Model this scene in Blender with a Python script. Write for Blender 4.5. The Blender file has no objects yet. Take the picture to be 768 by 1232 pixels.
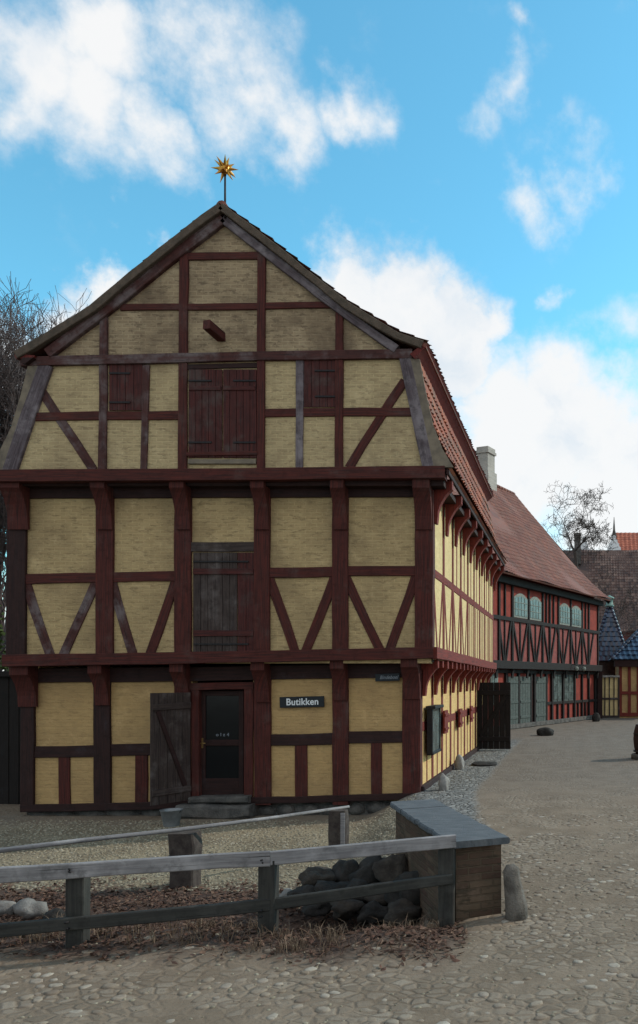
import bpy, math, random
import numpy as np
from mathutils import Vector, noise as mnoise
random.seed(7)
scene = bpy.context.scene
C = scene.collection

# ------------------------------------------------------------------ camera
F, CX, CY, EYE = 958.0, 690.0, 818.0, 2.2
cam_d = bpy.data.cameras.new('camera'); cam = bpy.data.objects.new('camera', cam_d); C.objects.link(cam)
cam.location = (0, 0, EYE); cam.rotation_euler = (math.radians(90), 0, 0)
cam_d.sensor_fit = 'VERTICAL'; cam_d.sensor_height = 36; cam_d.sensor_width = 36 * 768 / 1232
cam_d.lens = F / 1232 * 36
cam_d.shift_x = (384 - CX) / 1232; cam_d.shift_y = (CY - 616) / 1232
cam_d.clip_start = 0.1; cam_d.clip_end = 3000
scene.camera = cam
# ------------------------------------------------------------------ light
SUN_AZ, SUN_EL = math.radians(64), math.radians(34)      # azimuth from +Y towards +X
SKY_STRENGTH, CLOUD = 0.1, 9.5
sdir = Vector((math.sin(SUN_AZ)*math.cos(SUN_EL), math.cos(SUN_AZ)*math.cos(SUN_EL), math.sin(SUN_EL)))
sl = bpy.data.lights.new('sun', 'SUN'); sl.energy = 3.0; sl.angle = math.radians(0.8); sl.color = (1, .92, .8)
so = bpy.data.objects.new('sun', sl); C.objects.link(so); so.rotation_euler = sdir.to_track_quat('Z', 'Y').to_euler()
scene.view_settings.view_transform = 'Standard'; scene.view_settings.look = 'None'
scene.view_settings.gamma = 1; scene.view_settings.exposure = 0; scene.view_settings.use_curve_mapping = False

class NT:
    """small wrapper for building node trees"""
    def __init__(s, nt): s.nt = nt
    def n(s, t, **k):
        x = s.nt.nodes.new(t)
        for a, b in k.items(): setattr(x, a, b)
        return x
    def put(s, sock, v):
        if isinstance(v, bpy.types.NodeSocket): s.nt.links.new(v, sock)
        elif v is not None:
            if isinstance(v, (tuple, list)) and sock.type == 'RGBA' and len(v) == 3: v = (*v, 1)
            sock.default_value = v
    def math(s, op, a, b=None, c=None, clamp=False):
        m = s.n('ShaderNodeMath', operation=op, use_clamp=clamp)
        for i, v in enumerate((a, b, c)):
            if v is not None: s.put(m.inputs[i], v)
        return m.outputs[0]
    def vmath(s, op, a, b=None):
        m = s.n('ShaderNodeVectorMath', operation=op); s.put(m.inputs[0], a)
        if b is not None: s.put(m.inputs[1], b)
        return m.outputs[1] if op in ('DISTANCE', 'DOT_PRODUCT', 'LENGTH') else m.outputs[0]
    def noise(s, vec, scale=5, detail=4, rough=.55, col=False, dist=0):
        m = s.n('ShaderNodeTexNoise'); s.put(m.inputs['Vector'], vec)
        m.inputs['Scale'].default_value = scale; m.inputs['Detail'].default_value = detail
        m.inputs['Roughness'].default_value = rough; m.inputs['Distortion'].default_value = dist
        return m.outputs['Color' if col else 'Fac']
    def ramp(s, fac, stops):
        m = s.n('ShaderNodeValToRGB'); s.put(m.inputs[0], fac); e = m.color_ramp.elements
        while len(e) < len(stops): e.new(.5)
        for el, (p, c) in zip(e, stops):
            el.position = p; el.color = (*c, 1) if isinstance(c, (tuple, list)) else (c, c, c, 1)
        return m.outputs[0]
    def range(s, v, a, b, c=0., d=1., smooth=True):
        m = s.n('ShaderNodeMapRange'); m.interpolation_type = 'SMOOTHSTEP' if smooth else 'LINEAR'
        for i, x in enumerate((v, a, b, c, d)): s.put(m.inputs[i], x)
        return m.outputs[0]
    def mix(s, f, a, b, blend='MIX'):
        m = s.n('ShaderNodeMix', data_type='RGBA', blend_type=blend)
        s.put(m.inputs[0], f); s.put(m.inputs[6], a); s.put(m.inputs[7], b)
        return m.outputs[2]
    def scale(s, vec, sc, loc=(0, 0, 0)):
        m = s.n('ShaderNodeMapping'); s.put(m.inputs[0], vec); m.inputs['Scale'].default_value = sc
        m.inputs['Location'].default_value = loc
        return m.outputs[0]
    def bump(s, h, strength=.5, dist=.01, nrm=None):
        m = s.n('ShaderNodeBump'); s.put(m.inputs['Height'], h)
        m.inputs['Strength'].default_value = strength; m.inputs['Distance'].default_value = dist
        if nrm is not None: s.put(m.inputs['Normal'], nrm)
        return m.outputs[0]
    def pos(s): return s.n('ShaderNodeNewGeometry').outputs['Position']
    def island(s): return s.n('ShaderNodeNewGeometry').outputs['Random Per Island']
    def uv(s): return s.n('ShaderNodeUVMap', uv_map='UVMap').outputs[0]

# ------------------------------------------------------------------ sky with clouds
def build_world():
    w = bpy.data.worlds.new('World'); scene.world = w; w.use_nodes = True
    nt = w.node_tree; nt.nodes.clear(); g = NT(nt)
    sky = g.n('ShaderNodeTexSky'); sky.sky_type = 'NISHITA'; sky.sun_disc = False
    sky.sun_elevation = SUN_EL; sky.sun_rotation = SUN_AZ; sky.altitude = 0; sky.air_density = 1.0
    sky.dust_density = .3; sky.ozone_density = 2.0
    d = g.n('ShaderNodeTexCoord').outputs['Generated']
    skyc = g.mix(1.0, sky.outputs[0], SKY_TINT, 'MULTIPLY')
    # cloud field: soft blobs around chosen directions, broken up by noise
    n1 = g.noise(d, 7, 7, .6, col=True)
    off = g.vmath('SCALE', g.vmath('SUBTRACT', n1, (.5, .5, .5)))
    off.node.inputs[3].default_value = .16
    dd = g.vmath('ADD', d, off)
    field = None
    for (x, y, r, s) in CLOUDS:
        v = Vector(((x-CX)/F, 1, (CY-y)/F)); c = 1/v.length; v.normalize()
        rad = r/F*c**1.3
        dist = g.vmath('DISTANCE', dd, tuple(v))
        b = g.range(dist, rad*1.25, 0, 0, s, smooth=False)
        field = b if field is None else g.math('MAXIMUM', field, b)
    # a scatter of clouds over the rest of the sky, behind the photographer
    sep = g.n('ShaderNodeSeparateXYZ'); g.put(sep.inputs[0], d)
    back = g.range(sep.outputs[1], .25, -.15)
    bn = g.noise(d, 2.2, 5, .55)
    bk = g.math('MULTIPLY', back, g.range(bn, .36, .56, 0, 1.0))
    field = g.math('MAXIMUM', field, bk)
    hz = g.range(sep.outputs[2], .22, .0, 0, .75)
    field = g.math('MAXIMUM', field, hz)
    n2 = g.noise(d, 13, 9, .62)
    dens = g.math('ADD', field, g.math('MULTIPLY', g.math('SUBTRACT', n2, .5), 1.1))
    m = g.range(dens, .08, .84)
    n3 = g.noise(dd, 5, 5, .55)
    shade = g.range(g.math('ADD', n3, g.math('MULTIPLY', m, .12)), .34, .62)
    cc = g.mix(shade, (.66, .78, .90), (1.0, 1.0, 1.0))
    cc = g.vmath('SCALE', cc); cc.node.inputs[3].default_value = CLOUD
    m = g.math('MULTIPLY', m, .97)
    out = g.mix(m, skyc, cc)
    bg = g.n('ShaderNodeBackground'); g.put(bg.inputs[0], out); bg.inputs[1].default_value = SKY_STRENGTH
    o = g.n('ShaderNodeOutputWorld'); nt.links.new(bg.outputs[0], o.inputs[0])
SKY_TINT = (1.4, 2.75, 2.5)
CLOUDS = [(40, 95, 105, 1.1), (140, 50, 105, 1.1), (110, 130, 100, 1.1), (190, 150, 70, .9), (250, 40, 95, 1), (300, 100, 85, .95), (350, 160, 62, .9), (400, 145, 50, .85), (0, 150, 60, .7),
          (430, 148, 48, .75), (390, 110, 40, .6), (150, 262, 26, .6), (190, 280, 24, .65), (10, 200, 40, .35),
          (130, 355, 52, 1.5), (95, 392, 65, 1.5), (40, 450, 90, 1.2), (170, 330, 25, .7),
          (425, 350, 62, 1.4), (480, 352, 66, 1.4), (540, 378, 62, 1.4), (585, 380, 42, 1.1), (450, 410, 85, 1.4), (530, 420, 70, 1.4),
          (600, 500, 90, 1.3), (680, 515, 90, 1.4), (768, 525, 80, 1.4), (720, 520, 80, 1.4), (830, 560, 120, 1.4), (640, 580, 130, 1.2), (740, 600, 130, 1.2), (560, 470, 55, 1), (540, 580, 110, 1.1),
          (626, 52, 20, .42), (575, 150, 36, .38), (640, 248, 44, .66), (695, 222, 44, .66), (676, 365, 22, .6), (748, 408, 44, .55), (605, 120, 38, .5), (685, 160, 44, .42), (655, 100, 30, .35)]
build_world()

# ------------------------------------------------------------------ materials
def material(name, fn, rough=.85, spec=.25):
    m = bpy.data.materials.new(name); m.use_nodes = True
    nt = m.node_tree; b = nt.nodes['Principled BSDF']; b.inputs['Roughness'].default_value = rough
    b.inputs['Specular IOR Level'].default_value = spec
    fn(NT(nt), b); return m

def timber_mat(name, a, b, grey=(.16, .13, .14), amt=.5, rough=.8):
    """painted, weathered wood with the grain along U"""
    def fn(g, p):
        uv = g.uv(); pos = g.pos()
        gr = g.noise(g.scale(uv, (1.6, 34, 1)), 1, 6, .65)
        gr2 = g.noise(g.scale(uv, (.7, 9, 1)), 1, 4, .6)
        col = g.mix(g.range(gr, .3, .72), a, b)
        pt = g.noise(pos, 2.1, 5, .65)
        w = g.math('MULTIPLY', g.range(pt, .62 - .22*amt, .80 - .12*amt), g.range(gr2, .3, .6, .25, 1))
        col = g.mix(g.math('MULTIPLY', w, min(1, amt*1.4)), col, grey)
        blot = g.noise(pos, 6.5, 6, .7)
        col = g.mix(g.math('MULTIPLY', g.range(blot, .5, .68), .7), col, tuple(x*.4 for x in a))
        crack = g.range(g.noise(g.scale(uv, (1.2, 60, 1), (3, 7, 0)), 1, 3, .5), .27, .36)
        col = g.mix(crack, (.010, .007, .007), col)
        g.put(p.inputs['Base Color'], col)
        g.put(p.inputs['Normal'], g.bump(g.math('ADD', gr, crack), .6, .006))
    return material(name, fn, rough)

def brick_mat(name, c1, c2, dirt, dirt_amt=.5, axis='X', mortar=.93, course=.067, rough=.92, bump=.7, cracks=.0):
    def fn(g, p):
        pos = g.pos(); s = g.n('ShaderNodeSeparateXYZ'); g.put(s.inputs[0], pos)
        c = g.n('ShaderNodeCombineXYZ')
        wob = g.math('MULTIPLY', g.math('SUBTRACT', g.noise(pos, 1.6, 2), .5), .035)
        g.put(c.inputs[0], s.outputs[0 if axis == 'X' else 1]); g.put(c.inputs[1], g.math('ADD', s.outputs[2], wob))
        b = g.n('ShaderNodeTexBrick'); g.put(b.inputs['Vector'], c.outputs[0])
        b.inputs['Scale'].default_value = 1; b.inputs['Brick Width'].default_value = .215; b.inputs['Row Height'].default_value = course
        b.inputs['Mortar Size'].default_value = .009; b.inputs['Mortar Smooth'].default_value = .35
        b.inputs['Bias'].default_value = .1
        g.put(b.inputs['Color1'], c1); g.put(b.inputs['Color2'], c2)
        g.put(b.inputs['Mortar'], tuple(min(1, x*mortar) for x in c1))
        big = g.noise(pos, 1.1, 5, .6); fine = g.noise(g.scale(pos, (9, 9, 22)), 1, 5, .7)
        col = g.mix(g.math('MULTIPLY', g.range(big, .38, .72), dirt_amt), b.outputs[0], dirt)
        pale = g.noise(g.scale(pos, (1, 1, 1), (7, 3, 1)), 2.3, 6, .7)
        col = g.mix(g.math('MULTIPLY', g.range(pale, .52, .70), .5), col, tuple(min(.8, x*1.25+.03) for x in c1))
        bs = g.noise(g.scale(c.outputs[0], (4.2, 13.3, 1)), 1, 3, .8)
        col = g.mix(g.math('MULTIPLY', g.range(bs, .52, .64), .75*dirt_amt), col, tuple(x*.75 for x in dirt))
        col = g.mix(g.range(fine, .25, .8, .0, .35), col, tuple(x*.62 for x in c1))
        if cracks: col = g.mix(g.math('MULTIPLY', g.range(g.noise(pos, 5, 6, .75), .66, .72), cracks), col, (.16, .05, .03))
        g.put(p.inputs['Base Color'], col)
        h = g.math('ADD', g.math('MULTIPLY', b.outputs[1], -1.0), g.math('MULTIPLY', fine, 1.1))
        g.put(p.inputs['Normal'], g.bump(h, bump, .008))
    return material(name, fn, rough)

def plain_mat(name, a, b, scale=6, rough=.85, bump=.4, dist=.01, stretch=(1, 1, 1), metal=0, spec=.25):
    def fn(g, p):
        v = g.scale(g.pos(), stretch)
        n = g.noise(v, scale, 6, .62)
        g.put(p.inputs['Base Color'], g.mix(g.range(n, .3, .7), a, b))
        g.put(p.inputs['Normal'], g.bump(g.noise(v, scale*4, 5, .7), bump, dist))
        p.inputs['Metallic'].default_value = metal
    return material(name, fn, rough, spec)

def tile_mat(name, cols, moss=None, moss_amt=0, rough=.75, spec=.3, coat=0, soot=.25):
    def fn(g, p):
        uv = g.uv(); s = g.n('ShaderNodeSeparateXYZ'); g.put(s.inputs[0], uv)
        c = g.n('ShaderNodeCombineXYZ'); g.put(c.inputs[0], g.math('FLOOR', s.outputs[0])); g.put(c.inputs[1], g.math('FLOOR', s.outputs[1]))
        wn = g.n('ShaderNodeTexWhiteNoise'); wn.noise_dimensions = '2D'; g.put(wn.inputs['Vector'], c.outputs[0])
        n = len(cols); col = g.ramp(wn.outputs['Value'], [(i/(n-1), k) for i, k in enumerate(cols)])
        pos = g.pos()
        col = g.mix(g.math('MULTIPLY', g.range(g.noise(pos, .9, 5, .65), .45, .7), soot), col, (.045, .03, .03))
        col = g.mix(g.range(g.noise(pos, 14, 5, .7), .5, .8, 0, .45), col, tuple(x*.45 for x in cols[0]))
        if moss: col = g.mix(g.math('MULTIPLY', g.range(g.noise(pos, 3.3, 6, .7), .45, .6), moss_amt), col, moss)
        g.put(p.inputs['Base Color'], col)
        g.put(p.inputs['Normal'], g.bump(g.noise(pos, 30, 4, .7), .35, .008))
        p.inputs['Coat Weight'].default_value = coat
    return material(name, fn, rough, spec)

M = {}
M['red'] = timber_mat('oxblood_timber', (.092, .019, .014), (.028, .010, .009), (.080, .050, .044), .5)
M['redside'] = timber_mat('side_timber', (.19, .030, .020), (.085, .018, .014), (.11, .06, .05), .3)  # brighter copy of the oxblood timber, sunlight put into its colour
M['redgrey'] = timber_mat('weathered_timber', (.075, .024, .020), (.038, .016, .015), (.145, .115, .115), 1.0)
M['grey'] = timber_mat('silvered_timber', (.12, .095, .105), (.045, .03, .034), (.21, .18, .19), .95)
M['dark'] = timber_mat('dark_timber', (.036, .014, .012), (.016, .008, .008), (.05, .04, .045), .4)  # darkest red-brown timber tone, for recessed beams, soffits and eave boards
M['black'] = timber_mat('tarred_timber', (.014, .010, .009), (.008, .006, .006), (.02, .02, .022), .3)
M['door'] = timber_mat('old_door_boards', (.085, .019, .016), (.026, .010, .010), (.070, .050, .045), .7)
M['doorgrey'] = timber_mat('grey_door_boards', (.060, .042, .036), (.022, .014, .014), (.11, .09, .085), .75)
M['cornice'] = timber_mat('cornice_paint', (.16, .026, .02), (.075, .016, .015), (.13, .06, .05), .3)
M['fence'] = timber_mat('fence_wood', (.125, .125, .125), (.06, .062, .065), (.23, .225, .225), .6)
M['fencetop'] = timber_mat('pale_fence_wood', (.25, .235, .235), (.13, .12, .125), (.34, .32, .32), .6)  # palest fence tone, for the top rail and the pole
M['fencelow'] = timber_mat('dark_fence_wood', (.042, .040, .035), (.020, .019, .018), (.07, .067, .06), .6)  # darkest fence tone, for the posts and the lower rail
M['bark'] = plain_mat('bark', (.035, .026, .024), (.075, .06, .052), 9, .95, .6)
M['barkgrey'] = plain_mat('winter_twigs', (.06, .046, .046), (.12, .095, .092), 6, .95, .3)
M['b_gable'] = brick_mat('weathered_gable_brick', (.36, .27, .165), (.27, .195, .12), (.13, .088, .058), .95, cracks=.5, mortar=1.15)
M['b_loft'] = brick_mat('faded_loft_brick', (.47, .36, .20), (.40, .30, .165), (.22, .155, .09), .75, cracks=.35, mortar=1.15)
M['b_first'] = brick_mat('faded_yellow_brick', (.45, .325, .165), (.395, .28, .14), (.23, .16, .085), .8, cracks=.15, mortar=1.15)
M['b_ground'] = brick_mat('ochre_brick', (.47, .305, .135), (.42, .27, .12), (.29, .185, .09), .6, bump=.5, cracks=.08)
M['b_side'] = brick_mat('limewashed_side', (.64, .49, .25), (.58, .44, .22), (.45, .35, .17), .4, axis='Y', bump=.25)  # paler copy of the front yellow, the lit side put into its colour
M['b_side_low'] = brick_mat('limewashed_side_low', (.63, .42, .18), (.56, .37, .155), (.42, .29, .12), .5, axis='Y', bump=.3)  # ground storey likewise: sunlight put into a brighter ochre
M['verge'] = plain_mat('mossy_verge', (.070, .055, .042), (.115, .085, .065), 8, .95, .8, .02)
M['vergeboard'] = plain_mat('lime_verge', (.21, .17, .125), (.12, .098, .078), 5, .9, .4)
M['tile_orange'] = tile_mat('orange_pantile', [(.15, .038, .022), (.29, .072, .034), (.21, .05, .027), (.38, .115, .05), (.25, .065, .032)], (.10, .075, .055), .7, soot=.75)
M['tile_old'] = tile_mat('old_pantile', [(.14, .045, .032), (.20, .06, .042), (.11, .04, .034), (.17, .055, .04)], (.06, .065, .035), .6, soot=.5)
M['tile_red'] = tile_mat('red_pantile', [(.15, .050, .034), (.185, .064, .042), (.125, .043, .031), (.215, .078, .050)], (.12, .09, .07), .3, soot=.35)
M['tile_grey'] = tile_mat('grey_pantile', [(.11, .068, .058), (.16, .095, .078), (.07, .048, .045), (.24, .155, .125), (.10, .068, .06)], None, 0, soot=.3)
M['tile_blue'] = tile_mat('blue_glazed_tile', [(.010, .016, .036), (.016, .03, .075), (.008, .012, .028), (.05, .07, .12)], None, 0, .3, .6, .3, soot=.3)
M['tile_far'] = tile_mat('far_orange_tile', [(.34, .10, .06), (.42, .13, .075), (.30, .09, .055)], None, 0, soot=.1)
M['stone'] = plain_mat('grey_stone', (.16, .15, .14), (.30, .28, .26), 5, .9, .7, .02)
M['rock'] = plain_mat('field_stone', (.12, .11, .10), (.22, .205, .19), 7, .9, .7, .02)
M['rockdark'] = plain_mat('shaded_dark_stone', (.014, .013, .012), (.036, .032, .029), 6, .9, .8, .02)  # shade of the heap put into a near-black colour; other dark stones share it
M['guard'] = plain_mat('worn_guard_stone', (.075, .065, .056), (.15, .132, .115), 9, .95, .9, .02)
M['rockmid'] = plain_mat('brown_boulder', (.028, .023, .020), (.060, .050, .041), 7, .95, .9, .02)  # browner boulders of the heap, shade put into their colour too
M['plinth'] = plain_mat('plinth_stone', (.05, .048, .046), (.13, .12, .11), 3.5, .95, .9, .04)
M['coping'] = plain_mat('slate_coping', (.050, .056, .064), (.105, .108, .115), 4, .8, .9, .01, (1, 6, 1), spec=.5)
M['parapet'] = brick_mat('mossy_parapet_brick', (.13, .088, .058), (.07, .036, .026), (.04, .034, .022), .9, axis='X', mortar=.7, bump=1, cracks=.3)
M['chimney'] = brick_mat('limewashed_chimney', (.44, .41, .37), (.38, .35, .31), (.22, .20, .18), .5)
M['white'] = plain_mat('white_render', (.62, .62, .62), (.72, .72, .73), 3, .9, .2)
M['r_wall'] = plain_mat('red_limewash', (.25, .042, .028), (.17, .030, .022), 3, .9, .3)
M['r_wall2'] = plain_mat('pale_red_limewash', (.25, .070, .060), (.17, .05, .045), 4, .9, .4)
M['frame_pale'] = plain_mat('pale_window_paint', (.14, .155, .135), (.21, .225, .195), 8, .7, .1)
M['frame_green'] = plain_mat('grey_green_paint', (.045, .056, .050), (.075, .086, .078), 5, .7, .2, .005, (1, 1, 3))
M['iron'] = plain_mat('iron', (.02, .02, .022), (.035, .03, .03), 20, .6, .2, .003, metal=.6)
M['zinc'] = plain_mat('zinc', (.16, .165, .17), (.23, .235, .24), 8, .5, .1, .003, metal=.5)
M['gold'] = plain_mat('gilded_metal', (.62, .33, .07), (.45, .22, .04), 20, .38, .1, .002, metal=.85)
M['brass'] = plain_mat('brass', (.35, .22, .08), (.28, .17, .07), 20, .4, .1, .002, metal=.8)
M['copper'] = plain_mat('verdigris', (.13, .24, .21), (.20, .30, .27), 10, .7, .2)
M['sign'] = plain_mat('black_sign_paint', (.010, .012, .016), (.014, .016, .02), 10, .5, .05)
M['letter'] = plain_mat('white_lettering', (.70, .72, .74), (.62, .64, .66), 10, .6, .05)
M['letterdim'] = plain_mat('faded_lettering', (.22, .24, .27), (.17, .19, .22), 10, .6, .05)
M['leaf'] = plain_mat('evergreen_leaves', (.03, .05, .015), (.075, .10, .03), 3, .8, .1)
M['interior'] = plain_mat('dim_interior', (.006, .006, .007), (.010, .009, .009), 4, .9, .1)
def _glass(g, p):
    g.put(p.inputs['Base Color'], (.008, .009, .010)); p.inputs['Roughness'].default_value = .12
    p.inputs['Specular IOR Level'].default_value = .18
    g.put(p.inputs['Normal'], g.bump(g.noise(g.pos(), 4, 2), .12, .01))
M['glass'] = material('window_glass', _glass, .1, .6)
def _glass2(g, p):
    g.put(p.inputs['Base Color'], g.mix(g.range(g.noise(g.pos(), 3, 3), .35, .65), (.04, .052, .05), (.10, .125, .12)))
    g.put(p.inputs['Normal'], g.bump(g.noise(g.pos(), 5, 2), .15, .01))
M['glassold'] = material('old_window_glass', _glass2, .25, .5)
def isl_mat(name, cols, rough=.9, bump=.4, scale=25):
    def fn(g, p):
        n = len(cols); col = g.ramp(g.island(), [(i/(n-1), k) for i, k in enumerate(cols)])
        col = g.mix(g.range(g.noise(g.pos(), scale, 5, .7), .4, .75, 0, .5), col, tuple(x*.45 for x in cols[0]))
        g.put(p.inputs['Base Color'], col); g.put(p.inputs['Normal'], g.bump(g.noise(g.pos(), scale*2, 4, .7), bump, .006))
    return material(name, fn, rough)
M['cobble'] = isl_mat('cobbles', [(.18, .138, .10), (.215, .17, .128), (.155, .115, .085), (.28, .235, .19), (.19, .145, .105), (.24, .195, .15), (.33, .29, .24)])
M['pebble'] = isl_mat('pebbles', [(.20, .17, .12), (.28, .245, .18), (.15, .125, .09), (.34, .30, .23)])
M['dryleaf'] = isl_mat('dry_leaves', [(.075, .038, .028), (.13, .07, .048), (.055, .032, .025), (.17, .105, .072), (.095, .055, .04)])
M['drygrass'] = isl_mat('dry_grass', [(.17, .115, .075), (.10, .065, .045), (.22, .16, .11)])
M['leaf'] = isl_mat('evergreen_leaf', [(.025, .045, .012), (.07, .10, .03), (.045, .07, .02)])

# ------------------------------------------------------------------ object helpers
ORG = {}
def P(x, y, Y): return Vector(((x-CX)/F*Y, Y, EYE + (CY-y)/F*Y))
def thing(name, label, cat, loc=(0, 0, 0), group=None, kind=None):
    o = bpy.data.objects.new(name, None); C.objects.link(o); o.location = loc; o.empty_display_size = .3
    ORG[o.name] = Vector(loc); o['label'] = label; o['category'] = cat
    if group: o['group'] = group
    if kind: o['kind'] = kind
    return o
def tag(o, label, cat, group=None, kind=None):
    if label: o['label'] = label
    if cat: o['category'] = cat
    if group: o['group'] = group
    if kind: o['kind'] = kind
    return o

class MB:
    def __init__(s): s.v = []; s.f = []; s.uv = []; s.sm = []
    def add(s, vs, fs, uvs=None, smooth=False):
        b = len(s.v); s.v += [tuple(v) for v in vs]
        for i, f in enumerate(fs):
            s.f.append(tuple(b+k for k in f)); s.sm.append(smooth)
            s.uv.append(uvs[i] if uvs else [(0, 0)]*len(f))
        return s
    def bar(s, p0, p1, w, d, wv=None, wob=.006, ch=.008, seg=None, taper=1.0, bow=0):
        """hewn bar from p0 to p1, w wide along wv, d deep across; chamfered"""
        p0, p1 = Vector(p0), Vector(p1); ax = p1-p0; L = ax.length
        if L < 1e-5: return s
        ax.normalize()
        if wv is None: wv = Vector((0, 0, 1)) if abs(ax.z) < .7 else Vector((1, 0, 0))
        wv = Vector(wv); wv = (wv - ax*wv.dot(ax)).normalized(); dv = ax.cross(wv).normalized()
        n = seg or max(1, min(8, int(L/.45))); ch = min(ch, w*.3, d*.3)
        u0 = random.uniform(0, 50); v0 = random.uniform(0, 50); vs = []; ph = random.uniform(0, 6)
        for i in range(n+1):
            t = i/n; c = p0.lerp(p1, t) + wv*(math.sin(t*3.1416)*bow)
            c = c + wv*random.uniform(-wob, wob)
            hw = w/2*(1+(taper-1)*t) + random.uniform(-wob, wob)*.7; hd = d/2
            for a, b in ((-hw+ch, -hd), (hw-ch, -hd), (hw, -hd+ch), (hw, hd-ch), (hw-ch, hd), (-hw+ch, hd), (-hw, hd-ch), (-hw, -hd+ch)):
                vs.append(c + wv*a + dv*b)
        per = [0, w, w+.01, w+d, w+d+.01, 2*w+d, 2*w+d+.01, 2*w+2*d, 2*w+2*d+.01]
        fs, uvs = [], []
        for i in range(n):
            for k in range(8):
                a, b = i*8+k, i*8+(k+1) % 8
                fs.append((a, b, b+8, a+8)); ua, ub = u0+L*i/n, u0+L*(i+1)/n
                uvs.append([(ua, v0+per[k]), (ua, v0+per[k+1]), (ub, v0+per[k+1]), (ub, v0+per[k])])
        fs.append(tuple(range(7, -1, -1))); uvs.append([(u0, v0+k*.02) for k in range(8)])
        fs.append(tuple(range(n*8, n*8+8))); uvs.append([(u0, v0+k*.02) for k in range(8)])
        return s.add(vs, fs, uvs)
    def box(s, a, b):
        (x0, y0, z0), (x1, y1, z1) = a, b
        vs = [(x0, y0, z0), (x1, y0, z0), (x1, y1, z0), (x0, y1, z0), (x0, y0, z1), (x1, y0, z1), (x1, y1, z1), (x0, y1, z1)]
        fs = [(3, 2, 1, 0), (4, 5, 6, 7), (0, 1, 5, 4), (1, 2, 6, 5), (2, 3, 7, 6), (3, 0, 4, 7)]
        return s.add(vs, fs, [[(vs[k][0]+vs[k][1], vs[k][2]) for k in f] for f in fs])
    def extr(s, poly, vec, smooth=False):
        """closed 3D polygon extruded along vec"""
        n = len(poly); vec = Vector(vec); a = [Vector(p) for p in poly]; vs = a+[p+vec for p in a]
        fs = [tuple(range(n)), tuple(range(2*n-1, n-1, -1))]+[(i, i+n, (i+1) % n+n, (i+1) % n) for i in range(n)]
        u0 = random.uniform(0, 30)
        def q(k): p = vs[k]; return (u0+p[2]+.3*p[0], p[0]+p[1])
        return s.add(vs, fs, [[q(k) for k in f] for f in fs], smooth)
    def tube(s, pts, rads, n=8, smooth=True, cap=True):
        pts = [Vector(p) for p in pts]; vs = []
        if not isinstance(rads, (list, tuple)): rads = [rads]*len(pts)
        up = None
        for i, p in enumerate(pts):
            t = (pts[min(i+1, len(pts)-1)]-pts[max(i-1, 0)]).normalized()
            if up is None: up = t.orthogonal().normalized()
            up = (up - t*up.dot(t)); up = up.normalized() if up.length > 1e-6 else t.orthogonal().normalized()
            sd = t.cross(up)
            for k in range(n):
                a = 6.28318*k/n; vs.append(p+(up*math.cos(a)+sd*math.sin(a))*rads[i])
        fs, uvs = [], []; L = 0; u0 = random.uniform(0, 20)
        for i in range(len(pts)-1):
            dl = (pts[i+1]-pts[i]).length
            for k in range(n):
                fs.append((i*n+k, i*n+(k+1) % n, (i+1)*n+(k+1) % n, (i+1)*n+k)); r = rads[i]*6.28/n
                uvs.append([(u0+L, k*r), (u0+L, (k+1)*r), (u0+L+dl, (k+1)*r), (u0+L+dl, k*r)])
            L += dl
        if cap and n > 3:
            fs += [tuple(range(n-1, -1, -1)), tuple(range((len(pts)-1)*n, len(pts)*n))]; uvs += [[(0, 0)]*n]*2
        return s.add(vs, fs, uvs, smooth)
    def lathe(s, c, prof, n=20):
        pts = [Vector((c[0], c[1], c[2]+z)) for r, z in prof]
        vs = []
        for (r, z), p in zip(prof, pts):
            for k in range(n):
                a = 6.28318*k/n; vs.append((p.x+r*math.cos(a), p.y+r*math.sin(a), p.z))
        fs = [(i*n+k, i*n+(k+1) % n, (i+1)*n+(k+1) % n, (i+1)*n+k) for i in range(len(prof)-1) for k in range(n)]
        fs += [tuple(range(n-1, -1, -1)), tuple(range((len(prof)-1)*n, len(prof)*n))]
        return s.add(vs, fs, None, True)
    def rock(s, c, size, seed, sub=3, rough=.22):
        import bmesh
        bm = bmesh.new(); bmesh.ops.create_icosphere(bm, subdivisions=sub, radius=1)
        vs = []
        for v in bm.verts:
            p = v.co.copy(); o = Vector((seed*3.1, seed*1.7, seed))
            k = 1 + rough*mnoise.noise(p*1.3+o)*1.6 + rough*.4*mnoise.noise(p*3.5+o)
            p *= k; vs.append((c[0]+p.x*size[0], c[1]+p.y*size[1], c[2]+p.z*size[2]))
        fs = [tuple(x.index for x in f.verts) for f in bm.faces]; bm.free()
        return s.add(vs, fs, None, True)
    def build(s, name, mat, parent=None):
        me = bpy.data.meshes.new(name); o = bpy.data.objects.new(name, me)
        org = Vector((0, 0, 0))
        if parent is not None: org = ORG[parent.name]
        me.from_pydata([(v[0]-org.x, v[1]-org.y, v[2]-org.z) for v in s.v], [], s.f)
        uv = me.uv_layers.new(name='UVMap'); flat = [c for f in s.uv for q in f for c in q]
        uv.data.foreach_set('uv', flat)
        me.polygons.foreach_set('use_smooth', s.sm)
        me.materials.append(M[mat] if isinstance(mat, str) else mat); C.objects.link(o)
        if parent is not None: o.parent = parent
        ORG[o.name] = org
        me.update(); return o

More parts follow.
